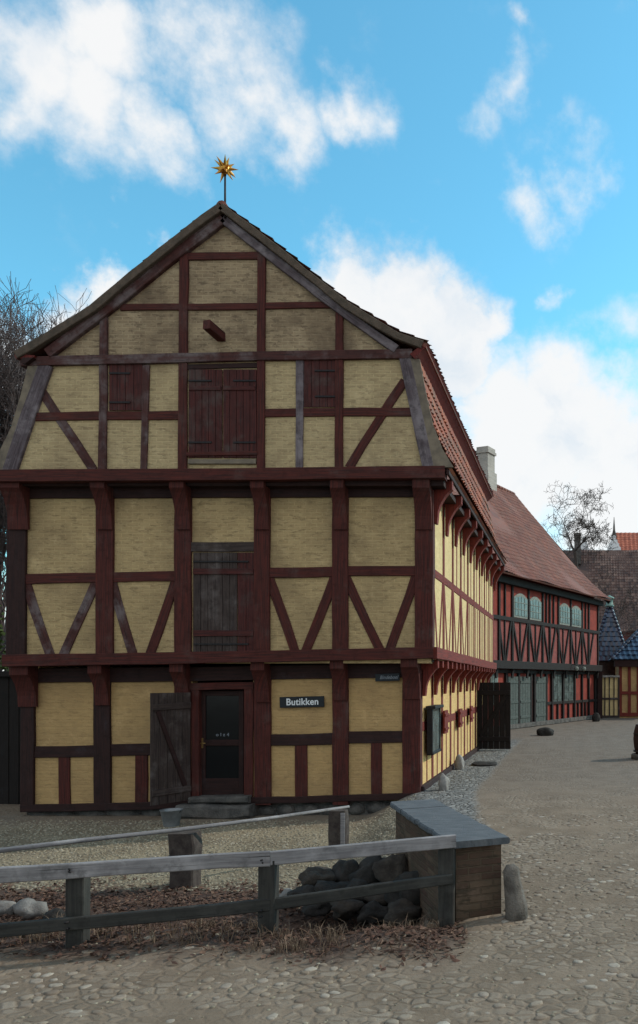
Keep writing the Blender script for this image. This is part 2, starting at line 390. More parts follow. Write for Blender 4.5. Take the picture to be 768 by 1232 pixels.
def solo(name, mb, mat, base, label, cat, group=None):
    """a thing that is one mesh, its origin at its base"""
    ORG['_tmp'] = Vector(base)
    class T: pass
    t = T(); t.name = '_tmp'
    me_parent = t
    me = bpy.data.meshes.new(name); o = bpy.data.objects.new(name, me); b = Vector(base)
    me.from_pydata([(v[0]-b.x, v[1]-b.y, v[2]-b.z) for v in mb.v], [], mb.f)
    uv = me.uv_layers.new(name='UVMap'); uv.data.foreach_set('uv', [c for f in mb.uv for q in f for c in q])
    me.polygons.foreach_set('use_smooth', mb.sm); me.materials.append(M[mat]); o.location = b
    C.objects.link(o); ORG[o.name] = b; tag(o, label, cat, group); return o

def tile_slope(name, mat, parent, base, du, prof, L, tw=.22, tl=.30, amp=.03, step=.028, thick=.06, wave=.0, trim=None, jag=.01):
    """base: 3D origin; du: unit vector along the eave; prof: [3D offsets] from ridge to eave; L: length along du"""
    base = Vector(base); du = Vector(du).normalized(); prof = [Vector(p) for p in prof]
    segs = [(prof[i+1]-prof[i]).length for i in range(len(prof)-1)]; T = sum(segs); rows = max(1, round(T/tl))
    def at(d):
        d = max(0, min(T, d)); i = 0
        while i < len(segs)-1 and d > segs[i]: d -= segs[i]; i += 1
        return prof[i].lerp(prof[i+1], d/segs[i]), (prof[i+1]-prof[i]).normalized()
    cols = max(1, round(L/tw)); ns = 6; nu = cols*ns+1; mb = MB(); vs = []; uvl = []
    for r in range(rows):
        for e in (0, 1):
            p, t = at(T*(r+e)/rows); nrm = du.cross(t)
            if nrm.z < 0 and abs(nrm.z) > .05: nrm = -nrm
            elif abs(nrm.z) <= .05 and nrm.x*prof[-1].x < 0: nrm = -nrm
            for i in range(nu):
                ph = (i % ns)/ns
                h = amp*(.5+.5*math.cos(6.28318*ph)) + (step if e else 0) + random.uniform(-.003, .003)
                q = base+du*(L*i/(nu-1))+p+nrm*h + t*(random.uniform(-jag, jag) if e else 0)
                if wave: q += nrm*wave*mnoise.noise(Vector((L*i/(nu-1)*.35, (r+e)*tl*.35, 3.3)))
                vs.append(q)
    fs, uvs = [], []; lines = rows*2
    for j in range(lines-1):
        r = j//2
        for i in range(nu-1):
            fs.append((j*nu+i, j*nu+i+1, (j+1)*nu+i+1, (j+1)*nu+i))
            a = i/ns; b = (i+.999)/ns if (i+1) % ns == 0 else (i+1)/ns; y = r+.3
            uvs.append([(a+.001, y), (b, y), (b, y+.4), (a+.001, y+.4)])
    mb.add(vs, fs, uvs, False)
    # underside slab closes the slope
    for i in range(len(prof)-1):
        t = (prof[i+1]-prof[i]).normalized(); nrm = du.cross(t)
        if nrm.z < 0: nrm = -nrm
        a, b = base+prof[i], base+prof[i+1]
        mb.extr([a-nrm*.002, b-nrm*.002, b-nrm*thick, a-nrm*thick], du*L)
    return mb.build(name, mat, parent)

def console(mb, top, out, side, h, w, reach, foot=.06):
    """curved bracket: top = inner top point at the wall, out = outward unit vector, side = width direction"""
    top, out, side = Vector(top), Vector(out), Vector(side); z = Vector((0, 0, 1))
    poly = [top, top+out*reach, top+out*reach-z*h*.22]
    for k in range(1, 6):
        a = k/6*1.5708
        poly.append(top+out*(foot+(reach-foot)*(1-math.sin(a))*1.0)-z*(h*.22+h*.62*(1-math.cos(a))*1.0+ h*.1*math.sin(a*2)))
    poly += [top+out*foot-z*h*.88, top+out*foot*.8-z*h, top-z*h]
    poly = [p-side*w/2 for p in poly]
    return mb.extr(poly, side*w)

# ------------------------------------------------------------------ GROUND
PAR = [(-.78, 6.9), (-1.96, 9.75), (-2.6, 13.0), (-3.0, 15.7), (-3.0, 60)]
def side_dist(x, y):
    """distance left of the parapet / house line, negative on the road side"""
    if y < PAR[0][1]: y2 = PAR[0][1]
    else: y2 = y
    for (a, b), (c, d) in zip(PAR, PAR[1:]):
        if b <= y2 <= d: return (a+(c-a)*(y2-b)/(d-b)) - x
    return -3.0-x
def sstep(a, b, x):
    t = max(0, min(1, (x-a)/(b-a))); return t*t*(3-2*t)
def gz(x, y):
    d = side_dist(x, y)
    yard = sstep(-.05, .55 if y < 10 else 1.2, d)
    s = sstep(6.75, 8.2, y + .12*math.sin(x*2.1))
    h = -.48*yard*s
    ditch = math.exp(-((y-8.15)/.65)**2)*sstep(0, .5, d)*sstep(-5.2, -2.6, x)
    h -= .45*ditch
    berm = math.exp(-((y-6.55)/.45)**2)*sstep(.1, .7, d)
    h += .07*berm*(1+.8*mnoise.noise(Vector((x*1.7, y*1.7, 0))))
    rough = .012 + .05*sstep(6.3, 6.9, y)*yard*(1-sstep(9.2, 10, y))
    h += rough*mnoise.noise(Vector((x*2.3, y*2.3, 1))) + rough*.5*mnoise.noise(Vector((x*7, y*7, 2)))
    return h
def axis(*segs):
    out = []
    for a, b, st in segs:
        n = max(1, round((b-a)/st)); out += [a+(b-a)*i/n for i in range(n)]
    return out+[segs[-1][1]]
xs = axis((-900, -100, 200), (-100, -20, 10), (-20, -8, .5), (-8, 2, .08), (2, 6, .4), (6, 30, 4), (30, 900, 200))
ys = axis((-60, 0, 10), (0, 4.6, .6), (4.6, 10.5, .07), (10.5, 18, .2), (18, 60, 1.5), (60, 1500, 180))
vs = [(x, y, gz(x, y) if abs(x) < 40 and y < 60 else 0) for y in ys for x in xs]
nx = len(xs)
fs = [(j*nx+i, j*nx+i+1, (j+1)*nx+i+1, (j+1)*nx+i) for j in range(len(ys)-1) for i in range(nx-1)]
me = bpy.data.meshes.new('ground'); me.from_pydata(vs, [], fs)
att = me.color_attributes.new('zone', 'FLOAT_COLOR', 'POINT'); cols = []
for (x, y, z) in vs:
    d = side_dist(x, y); nz = mnoise.noise(Vector((x*1.3, y*1.3, 5)))*.25+mnoise.noise(Vector((x*5, y*5, 5)))*.12
    yard = sstep(-.1, .3, d+nz*.5)*sstep(9.9, 10.7, y+nz)*(1-sstep(14.3, 15.1, y+nz)*.75)
    bank = sstep(.0, .35, d+nz)*sstep(6.0, 6.5, y+nz*1.3)*(1-sstep(9.9, 10.7, y+nz))
    strip = (sstep(-1.15, -.95, d+nz*.25)*(1-sstep(.3, .6, d)))*sstep(10, 11.5, y) if y < 30 else 0
    cols += [yard, bank, strip, 1]
att.data.foreach_set('color', cols)
me.polygons.foreach_set('use_smooth', [True]*len(fs))
def _ground(g, p):
    pos = g.pos(); z = g.n('ShaderNodeSeparateColor'); a = g.n('ShaderNodeVertexColor', layer_name='zone'); g.put(z.inputs[0], a.outputs[0])
    # worn setts with dirt between
    wv = g.vmath('ADD', pos, g.vmath('SCALE', g.noise(pos, 3, 3, col=True)))
    wv.node.inputs[1].links[0].from_node.inputs[3].default_value = .12
    vo = g.n('ShaderNodeTexVoronoi'); vo.feature = 'F1'; g.put(vo.inputs['Vector'], g.scale(wv, (1, 1.25, 1))); vo.inputs['Scale'].default_value = 8.5
    ve = g.n('ShaderNodeTexVoronoi'); ve.feature = 'DISTANCE_TO_EDGE'; g.put(ve.inputs['Vector'], g.scale(wv, (1, 1.25, 1))); ve.inputs['Scale'].default_value = 8.5
    cell = g.n('ShaderNodeSeparateColor'); g.put(cell.inputs[0], vo.outputs['Color'])
    edge = g.range(ve.outputs[0], .0, .22)
    stone = g.ramp(cell.outputs[0], [(0, (.15, .115, .084)), (.5, (.195, .153, .115)), (1, (.245, .20, .155))])
    dirt = g.mix(g.range(g.noise(pos, 1.3, 6, .65), .35, .65), (.145, .106, .074), (.205, .155, .112))
    cover = g.range(g.noise(pos, .8, 5, .7), .40, .60)
    em = g.math('MULTIPLY', edge, g.math('SUBTRACT', 1.0, g.math('MULTIPLY', cover, .9)))
    road = g.mix(em, dirt, stone)
    # the lane further back is smoother and greyer, with street shade put into its colour
    sp = g.n('ShaderNodeSeparateXYZ'); g.put(sp.inputs[0], pos)
    far = g.range(sp.outputs[1], 12.0, 19.0)
    lane = g.mix(g.range(g.noise(pos, 2.2, 6, .7), .35, .65), (.125, .103, .086), (.17, .143, .12))
    road = g.mix(g.math('MULTIPLY', far, .75), road, lane)
    fine = g.noise(pos, 38, 6, .75)
    road = g.mix(g.range(fine, .5, .75, 0, .45), road, (.07, .06, .05))
    grav = g.mix(g.range(g.noise(pos, 22, 5, .8), .35, .65), (.17, .14, .095), (.265, .225, .155))
    grav = g.mix(g.range(g.noise(pos, 1.2, 4), .35, .65, 0, .7), grav, (.12, .095, .065))
    lit = g.mix(g.range(g.noise(pos, 9, 6, .75), .35, .65), (.038, .025, .021), (.10, .065, .05))
    sv = g.n('ShaderNodeTexVoronoi'); sv.feature = 'DISTANCE_TO_EDGE'; g.put(sv.inputs['Vector'], pos); sv.inputs['Scale'].default_value = 9
    sc = g.n('ShaderNodeTexVoronoi'); g.put(sc.inputs['Vector'], pos); sc.inputs['Scale'].default_value = 9
    scc = g.n('ShaderNodeSeparateColor'); g.put(scc.inputs[0], sc.outputs['Color'])
    st = g.mix(g.range(sv.outputs[0], .02, .10), (.05, .045, .04), g.ramp(scc.outputs[0], [(0, (.13, .125, .12)), (1, (.26, .25, .235))]))
    col = g.mix(z.outputs[2], road, st); col = g.mix(z.outputs[0], col, grav); col = g.mix(z.outputs[1], col, lit)
    g.put(p.inputs['Base Color'], col)
    h = g.math('ADD', g.math('MULTIPLY', em, .7), g.math('MULTIPLY', fine, .5))
    h = g.math('ADD', h, g.math('MULTIPLY', g.math('MULTIPLY', g.range(sv.outputs[0], 0, .2), z.outputs[2]), 1.0))
    g.put(p.inputs['Normal'], g.bump(h, .8, .02))
me.materials.append(material('ground_surface', _ground, .93, .2))
ground = bpy.data.objects.new('ground', me); C.objects.link(ground); ground['kind'] = 'structure'

# ------------------------------------------------------------------ THE YELLOW HOUSE
YG, YF, YH, YE = 15.0, 15.35, 15.70, 27.2
house = thing('timber_framed_house', 'tall yellow half-timbered shop with dark red beams, its gable facing the fence', 'house', (-6.6, YH, -.5))
def fbar(name, x0, y0, x1, y1, wpx, Y, mat='red', proud=.03, deep=.12, parent=house, **k):
    """timber lying in a front plane, given by the ends of its centre line"""
    a, b = P(x0, y0, Y), P(x1, y1, Y); sc = Y/F
    mb = MB(); cy = Y - proud + deep/2
    a.y = b.y = cy
    wv = Vector((0, 0, 1)) if abs(x1-x0) > abs(y1-y0) else Vector((1, 0, 0))
    if name in ('beam', 'rail', 'brace') and 'bow' not in k: k['bow'] = random.uniform(-.014, .014)
    mb.bar(a, b, wpx*sc, deep, wv, **k)
    return mb.build(name, mat, parent)
# --- gable wall
poly = [P(x, y, YG) for x, y in [(270, 262), (480, 424), (492, 430), (520, 566), (8, 568), (48, 436), (62, 428)]]
MB().extr([P(x, y, YG) for x, y in [(269.5, 264), (478, 424), (62, 430)]], (0, .25, 0)).build('gable_wall', 'b_gable', house)
MB().extr([P(x, y, YG) for x, y in [(488, 428), (520, 570), (8, 572), (52, 433)]], (0, .25, 0)).build('gable_wall', 'b_loft', house)
# first floor walls
def rect(x0, y0, x1, y1, Y, t=.2):
    a, b = P(x0, y0, Y), P(x1, y1, Y); return (a.x, Y, b.z), (b.x, Y+t, a.z)
m = MB(); m.box(*rect(10, 580, 518, 798, YF)); m.build('front_wall', 'b_first', house)
XFR = P(521, 0, YF).x-.03; XFL = P(9, 0, YF).x; XHR = P(507, 0, YH).x-.03; XHL = P(27, 0, YH).x
zf0, zf1 = 2.6, 6.1
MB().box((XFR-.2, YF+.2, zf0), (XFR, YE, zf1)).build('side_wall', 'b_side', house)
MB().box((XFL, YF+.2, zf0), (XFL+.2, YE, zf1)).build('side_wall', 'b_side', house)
MB().box((XFL+.2, YE-.2, 0), (XFR-.2, YE, 8.3)).build('back_wall', 'b_first', house)
# ground floor walls (open at the door)
m = MB(); m.box(*rect(29, 805, 232, 970, YH)); m.box(*rect(305, 805, 504, 963, YH)); m.build('front_wall', 'b_ground', house)
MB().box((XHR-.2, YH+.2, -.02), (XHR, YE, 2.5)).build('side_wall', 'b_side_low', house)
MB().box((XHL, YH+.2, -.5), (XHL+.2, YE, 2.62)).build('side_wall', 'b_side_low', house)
# dim room seen behind the glazed door
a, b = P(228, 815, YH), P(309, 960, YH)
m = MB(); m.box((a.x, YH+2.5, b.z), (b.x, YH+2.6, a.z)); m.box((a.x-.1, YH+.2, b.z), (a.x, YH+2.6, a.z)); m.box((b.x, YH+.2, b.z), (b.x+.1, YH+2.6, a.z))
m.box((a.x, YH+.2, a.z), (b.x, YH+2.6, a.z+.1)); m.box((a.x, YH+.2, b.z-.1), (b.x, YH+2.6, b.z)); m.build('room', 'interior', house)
# floors / jetty soffits
a, b = P(-4, 576, YG), P(535, 584, YG)
MB().box((a.x+.05, YG+.10, b.z+.02), (b.x-.03, YE, a.z)).build('jetty_floor', 'dark', house)
a, b = P(10, 789, YF), P(521, 800, YF)
MB().box((a.x+.05, YF+.12, b.z+.06), (b.x-.04, YE, a.z)).build('jetty_floor', 'dark', house)

# --- gable timbers
T = [ # name,x0,y0,x1,y1,w,mat,proud
 ('beam', 222, 309, 320, 308, 9, 'red', .035), ('beam', 146, 370.5, 400, 367, 8, 'red', .035),
 ('beam', 27, 436.5, 497, 426.5, 11, 'redgrey', .075),
 ('rail', 44, 502, 216, 500, 10, 'red', .032), ('rail', 318, 497, 497, 496, 10, 'red', .032),
 ('post', 222.5, 305, 220.5, 567, 10.5, 'red', .05), ('post', 315.5, 307, 315, 566, 9.5, 'red', .05),
 ('post', 126.5, 383, 124.5, 567, 9.5, 'redgrey', .05), ('post', 409, 374, 408.5, 566, 9.5, 'red', .05),
 ('post', 176.5, 440, 174, 567, 8, 'redgrey', .04), ('post', 361, 434, 361, 564, 9, 'grey', .04),
 ('brace', 50, 470, 113, 566, 10.5, 'redgrey', .022), ('brace', 487, 458, 420, 563, 10.5, 'red', .022),
 ('corner_post', 57, 440, 13, 568, 17, 'grey', .062), ('corner_post', 488, 431, 516, 562, 14, 'grey', .062)]
for i, (n, x0, y0, x1, y1, w, mt, pr) in enumerate(T): fbar(n, x0, y0, x1, y1, w, YG, mt, pr, pr+.10)
def chain(name, pts, wpx, Y, mat, proud, deep, parent=house):
    """one hewn board following a bent line in a front plane (pts on its centre)"""
    mb = MB(); hw = wpx*Y/F/2; q = [P(*p, Y) for p in pts]; L = 0; u0 = random.uniform(0, 30)
    sub = []
    for a, b in zip(q, q[1:]):
        n = max(1, int((b-a).length/.3)); sub += [a.lerp(b, i/n) for i in range(n)]
    sub.append(q[-1]); vs = []; us = []
    for i, c in enumerate(sub):
        ax = (sub[min(i+1, len(sub)-1)]-sub[max(i-1, 0)]).normalized(); wv = Vector((-ax.z, 0, ax.x)); c = c+wv*random.uniform(-.005, .005)
        h = hw+random.uniform(-.006, .006); y0, y1 = Y-proud, Y-proud+deep
        for a, y in ((-h, y0+.01), (-h+.01, y0), (h-.01, y0), (h, y0+.01), (h, y1), (-h, y1)): vs.append((c.x+wv.x*a, y, c.z+wv.z*a))
        us.append(L); L += (sub[i+1]-c).length if i < len(sub)-1 else 0
    per = [0, .01, 2*hw-.01, 2*hw, 2*hw+deep, 4*hw+deep, 4*hw+2*deep]
    fs = []; uv = []
    for i in range(len(sub)-1):
        for k in range(6):
            fs.append((i*6+k, i*6+(k+1) % 6, i*6+6+(k+1) % 6, i*6+6+k)); a, b = u0+us[i], u0+us[i+1]
            uv.append([(a, per[k]), (a, per[k+1]), (b, per[k+1]), (b, per[k])])
    e = len(sub)*6-6; fs += [(5, 4, 3, 2, 1, 0), tuple(range(e, e+6))]; uv += [[(0, 0)]*6]*2
    mb.add(vs, fs, uv)
    return mb.build(name, mat, parent)
chain('rafter', [(270, 265), (199, 320), (140, 367), (60, 427)], 12, YG, 'redgrey', .09, .16)
chain('rafter', [(270, 266), (318, 303), (404, 370), (478, 422)], 10, YG, 'grey', .09, .16)
chain('verge', [(270, 254), (230, 283), (164, 336), (117, 376), (60, 411), (26, 430.5)], 9.5, YG, 'verge', .17, .10)
chain('verge', [(270, 254), (334, 303), (420, 372), (480, 408), (510, 418.5)], 8.5, YG, 'verge', .17, .10)
MB().extr([P(x, y, YG-.17) for x, y in [(40, 430), (30, 437.5), (25, 436), (27, 430)]], (0, .3, 0)).build('beam_end', 'dark', house)
# verge boards closing the steep lower slopes
MB().extr([P(x, y, YG-.06) for x, y in [(493, 431), (505, 432), (512, 470), (521, 511), (532, 539), (546, 562), (519, 562), (506, 505)]], (0, .055, 0)).build('verge_board', 'vergeboard', house)
MB().extr([P(x, y, YG-.06) for x, y in [(50, 437), (14, 565), (-13, 567), (0, 542), (13, 515), (25, 475), (34, 438)]], (0, .055, 0)).build('verge_board', 'vergeboard', house)
# sill beam of the gable, carried on the jetty
fbar('beam', -6, 573, 536, 568.5, 14.5, YG, 'red', .07, .28, wob=.006)
# lintel strips by the loft doors
fbar('beam', 226, 442, 311, 440, 6, YG, 'dark', .03, .1)
# --- first floor timbers
fbar('beam', 8, 592, 521, 590, 17, YF, 'dark', .05, .2)
for x, w in ((128, 21), (221.5, 20), (316.5, 19), (410.5, 19)): fbar('post', x, 584, x-.5, 790, w, YF, 'red', .06, .2)
fbar('corner_post', 22.5, 590, 21, 795, 23, YF, 'dark', .065, .22); fbar('corner_post', 511, 590, 510.5, 785, 22, YF, 'red', .065, .22)
for x0, x1, ya, yb in ((32, 118, 697, 695), (138, 212, 694.5, 693.5), (325, 402, 689, 688), (419, 500, 687.5, 687)):
    fbar('rail', x0, ya, x1, yb, 12, YF, 'red', .04, .15)
fbar('beam', 230, 658.5, 308, 658, 11, YF, 'doorgrey', .045, .15)
for a in ((36, 712, 61, 787), (111, 712, 77, 787), (139, 711, 160, 785), (208, 709, 182, 785), (326, 700, 354, 779), (400, 702, 370, 779), (419, 700, 456, 779), (498, 700, 470, 779)):
    x0, y0, x1, y1 = a; dx, dy = (x1-x0)*.22, (y1-y0)*.22
    fbar('brace', x0-dx, y0-dy, x1+dx*.3, y1+dy*.3, 11, YF, 'redgrey' if a[0] < 200 else 'red', .026, .1)
fbar('beam', 6, 795, 522, 785.5, 14, YF, 'red', .085, .3, wob=.006)
# --- ground floor timbers
fbar('beam', 27, 813, 507, 806, 17, YH, 'dark', .05, .2)
for x, w in ((124.5, 20), (221, 19), (317, 20), (410.5, 19)): fbar('post', x, 806, x, 968, w, YH, 'dark' if x < 150 else 'red', .06, .2)
fbar('corner_post', 36, 806, 34.5, 972, 16, YH, 'dark', .065, .22); fbar('corner_post', 496, 806, 496, 960, 22, YH, 'red', .065, .22)
for x0, x1, ya, yb in ((43, 115, 905, 903.5), (135, 212, 902.5, 901), (326, 402, 890, 889), (420, 486, 887, 886)):
    fbar('rail', x0, ya, x1, yb, 14, YH, 'dark', .04, .15)
for x, y0, y1, w in ((78.5, 910, 970, 14), (171, 907, 967, 15), (363, 895, 960, 15), (453.5, 892, 958, 13)):
    fbar('stud', x, y0, x, y1, w, YH, 'red', .03, .12)
fbar('beam', 27, 972, 232, 967.5, 9, YH, 'dark', .07, .25); fbar('beam', 302, 963, 507, 957, 8, YH, 'dark', .07, .25)
# door frame posts
fbar('door_frame', 235.5, 822, 235.5, 960, 9, YH, 'red', .035, .2); fbar('door_frame', 300, 822, 300, 958, 11, YH, 'red', .035, .2)
fbar('door_frame', 230, 826, 306, 825, 9, YH, 'red', .045, .2)
# brackets under both jetties along the front
X, Y_, Z = Vector((1, 0, 0)), Vector((0, 1, 0)), Vector((0, 0, 1))
for x, w in ((24, 24), (128, 17), (221.5, 17), (316.5, 16), (410.5, 16), (510, 20)):
    p = P(x, 578, YF-.05); console(MB(), (p.x, YF-.05, p.z), -Y_, X, .95, w*YF/F, .30).build('bracket', 'red', house)
mbk = None
for x, w in ((35, 22), (124.5, 16), (221, 16), (317, 16), (410.5, 16), (496, 20)):
    m = MB(); p = P(x, 802-(x/50), YH-.05); console(m, (p.x, YH-.05, p.z), -Y_, X, .80, w*YH/F, .30).build('bracket', 'red', house)
# --- plinth
m = MB(); a, b = P(28, 972, YH), P(500, 990, YH)
rx = a.x
while rx < b.x-.25:
    w = random.uniform(.35, .8); w = min(w, b.x-rx)
    tt = (rx-a.x)/(b.x-a.x); m.rock((rx+w/2, YH+.2, -.52+.2*tt), (w*.56, .2, .17), rx*3, 2, .12); rx += w*.93
m.extr([(a.x, YH+.1, -.7), (b.x, YH+.1, -.7), (b.x, YH+.1, -.10), (a.x, YH+.1, -.33)], (0, .3, 0)); m.build('plinth', 'plinth', house)
m = MB(); m.bar((P(233, 0, YH).x, YH-.02, -.15), (P(304, 0, YH).x, YH-.02, -.14), .13, .42, Z, wob=.01, ch=.03).bar((P(222, 0, YH).x, YH-.1, -.37), (P(309, 0, YH).x, YH-.1, -.36), .26, .55, Z, wob=.02, ch=.05); m.build('door_step', 'plinth', house)

# --- right side timbers
def sY(x, x_at): return x_at
zs0 = 2.62
for k in range(10):
    y = YF+.12 + k*1.285
    mb = MB(); mb.bar((XFR-.042, y, 2.8), (XFR-.042, y, 6.05), .19, .12, Y_); mb.build('post', 'redside', house)
MB().bar((XFR+.02, YF-.04, 2.72), (XFR+.02, YE, 2.66), .22, .2, Z).build('beam', 'redside', house)
MB().bar((XFR-.035, YF, 4.30), (XFR-.035, YE, 4.30), .17, .1, Z).build('rail', 'redside', house)
MB().bar((XFR-.01, YF, 6.0), (XFR-.01, YE, 6.0), .22, .14, Z).build('beam', 'redside', house)
for k in range(9):
    y = YF+.12+k*1.285; c = y+.64
    if k < 4:
        for (p, q) in ((y+.1, c-.12), (y+1.18, c+.12)):
            MB().bar((XFR-.041, p, 4.2), (XFR-.041, q, 2.8), .13, .1, Y_).build('brace', 'redside', house)
        if k in (2, 3): MB().bar((XFR-.044, c, 4.35), (XFR-.044, c, 5.95), .13, .1, Y_).build('stud', 'redside', house)
    else:
        for t in (.33, .67): MB().bar((XFR-.041, y+1.285*t, 4.2), (XFR-.041, y+1.285*t, 2.8), .11, .1, Y_).build('stud', 'redside', house)
        MB().bar((XFR-.044, c, 4.35), (XFR-.044, c, 5.95), .13, .1, Y_).build('stud', 'redside', house)
for k in range(10):
    y = YF+.14 + k*1.285
    console(MB(), (XFR+.05, y, 6.08), X, Y_, .85, .17, .34).build('bracket', 'redside', house)
# ground storey side
for k in range(10):
    y = YH+.12 + k*1.255
    MB().bar((XHR-.042, y, .0), (XHR-.042, y, 2.55), .19, .12, Y_).build('post', 'redside', house)
    console(MB(), (XHR+.05, y, 2.6), X, Y_, .72, .17, .30).build('bracket', 'redside', house)
    if k < 9:
        MB().bar((XHR-.042, y+.63, 0), (XHR-.042, y+.63, 1.2), .10, .1, Y_).build('stud', 'redside', house)
MB().bar((XHR-.033, YH, 1.27), (XHR-.033, YE, 1.27), .19, .1, Z).build('rail', 'redside', house)
MB().bar((XHR-.01, YH, 2.5), (XHR-.01, YE, 2.5), .2, .14, Z).build('beam', 'redside', house)
MB().bar((XHR+.0, YH, .02), (XHR+.0, YE, .04), .15, .16, Z).build('beam', 'dark', house)
# joist ends between the brackets of the jetty
for k in range(18):
    y = YH+.45+k*.63
    MB().bar((XHR-.1, y, 2.52), (XFR+.10, y, 2.52), .14, .14, Z).build('joist_end', 'redside', house)

# --- roofs: steep lower slopes and shallower upper slopes
def px2(x, y, Y=YG): p = P(x, y, Y); return Vector((p.x, 0, p.z))
zero = Vector((0, 0, 0))
roof_low = tile_slope('lower_roof', 'tile_orange', house, (0, YG-.004, 0), Y_, [px2(501, 430), px2(508, 474), px2(518, 514), px2(530, 542), px2(544, 563)], YE-YG+.05, amp=.04, step=.04, wave=.03)
tile_slope('lower_roof', 'tile_old', house, (0, YG-.004, 0), Y_, [px2(39, 436), px2(30, 476), px2(19, 518), px2(6, 546), px2(-9, 566)], YE-YG+.05)
upL = [px2(270, 251), px2(230, 280), px2(164, 333), px2(117, 374), px2(60, 408), px2(23, 431)]
upR = [px2(270, 251), px2(334, 299), px2(422, 368), px2(484, 405), px2(516, 417)]
tile_slope('upper_roof', 'tile_old', house, (0, YG-.14, 0), Y_, upL, YE-YG+.02, thick=.08, jag=.03)
rf = tile_slope('upper_roof', 'tile_old', house, (0, YG-.14, 0), Y_, upR, YE-YG+.02, thick=.08, jag=.03, wave=.05)
m = MB(); yy = YG-.12
while yy < YE: m.tube([(px2(270, 0).x, yy, px2(0, 252).z+.0), (px2(270, 0).x, yy+.36, px2(0, 252).z+.02)], [.10, .085], 10); yy += .33
m.build('ridge_tiles', 'tile_old', house)
# red boxed cornice under the upper roof edge
MB().extr([Vector((p.x, YG-.13, p.z)) for p in (px2(500, 434), px2(517, 418), px2(512, 416), px2(495, 429))], (0, YE-YG+.05, 0)).build('cornice', 'cornice', house)
MB().extr([Vector((p.x, YG-.13, p.z)) for p in (px2(42, 437), px2(24, 433), px2(28, 429), px2(48, 431))], (0, YE-YG+.05, 0)).build('cornice', 'cornice', house)
# eave board
p = px2(542, 566); MB().bar((p.x-.04, YG-.05, p.z-.04), (p.x-.04, YE, p.z-.04), .09, .05, Z).build('eave_board', 'dark', house)
# finial with gilded star
pb = P(271, 256, YG-.1)
fin = MB().tube([(pb.x, pb.y, pb.z-.1), (pb.x, pb.y, P(0, 214, YG).z)], [.022, .018], 8).build('finial', 'iron', house)
m = MB(); c = P(271, 203, YG-.1); m.rock(c, (.085, .085, .085), 1, 2, 0)
g_ = (1+5**.5)/2; dirs = []
for a in (-1, 1):
    for b in (-g_, g_): dirs += [(0, a, b), (a, b, 0), (b, 0, a)]
for a in (-1, 1):
    for b in (-1, 1):
        for d in (-1, 1): dirs.append((a, b, d))
dirs += [(0, 0, 1.3)]
for d in dirs:
    v = Vector(d).normalized(); v.rotate(Vector((.3, .9, .1)).to_track_quat('Z', 'Y')); Ls = random.uniform(.20, .27)
    m.tube([c+v*.05, c+v*Ls], [.042, .001], 5, smooth=False)
st = m.build('star', 'gold', fin)
# hoist beam
p = P(263, 404, YG); MB().bar((p.x+.06, YG+.05, p.z-.03), (p.x-.03, YG-.42, p.z+.03), .15, .17, X).build('hoist_beam', 'red', house)

# --- doors and hatches
def planks(name, x0, y0, x1, y1, Y, n, mat, parent=house, t=.045, seed=0):
    m = MB(); a, b = P(x0, y0, Y), P(x1, y1, Y); w = (b.x-a.x)/n
    for i in range(n):
        cx = a.x+w*(i+.5); m.bar((cx, Y+random.uniform(-.004, .004), b.z), (cx, Y, a.z), w-.006, t, X, wob=.001, ch=.004)
    return m.build(name, mat, parent)
def straps(par, x0, x1, ys, Y, h=2.2, mat='iron'):
    for y in ys:
        a, b = P(x0, y, Y), P(x1, y, Y); MB().bar((a.x, Y-.035, a.z), (b.x, Y-.035, b.z), h*Y/F, .03, Z, wob=.001, ch=.003).build('hinge', mat, par)
def battens(par, x0, x1, ys, Y, h, mat):
    for y in ys:
        a, b = P(x0, y, Y), P(x1, y, Y); MB().bar((a.x, Y-.032, a.z), (b.x, Y-.032, b.z), h*Y/F, .045, Z, wob=.002, ch=.005).build('batten', mat, par)
d1 = planks('loft_door', 227.5, 445, 268, 551, YG-.01, 5, 'door'); d1['label'] = 'left leaf of the big loft door'
d2 = planks('loft_door', 269, 445, 309.5, 551, YG-.012, 5, 'door'); d2['label'] = 'right leaf of the big loft door'
straps(d1, 228, 256, (459, 533), YG); straps(d2, 282, 309, (459, 533), YG)
battens(d1, 229, 267, (468, ), YG, 5, 'door'); battens(d2, 270, 308, (468, ), YG, 5, 'door')
fbar('beam', 226, 547, 311, 546, 5, YG, 'red', .06, .1)
fbar('threshold', 228, 556, 309, 555.5, 6, YG, 'vergeboard', .05, .12)
s1 = planks('hatch', 132, 437, 172, 494, YG-.01, 4, 'door'); straps(s1, 133, 158, (450, 485), YG)
s2 = planks('hatch', 366, 433, 404, 490, YG-.01, 4, 'door'); straps(s2, 380, 404, (447, 478), YG)
d3 = planks('first_floor_door', 233, 665, 286, 786, YF-.005, 6, 'doorgrey'); battens(d3, 234, 306, (688, 762), YF, 7, 'door')
d4 = planks('first_floor_door', 286.5, 665, 307, 786, YF-.005, 2, 'door')
straps(d3, 234, 300, (676, 775), YF, 2)
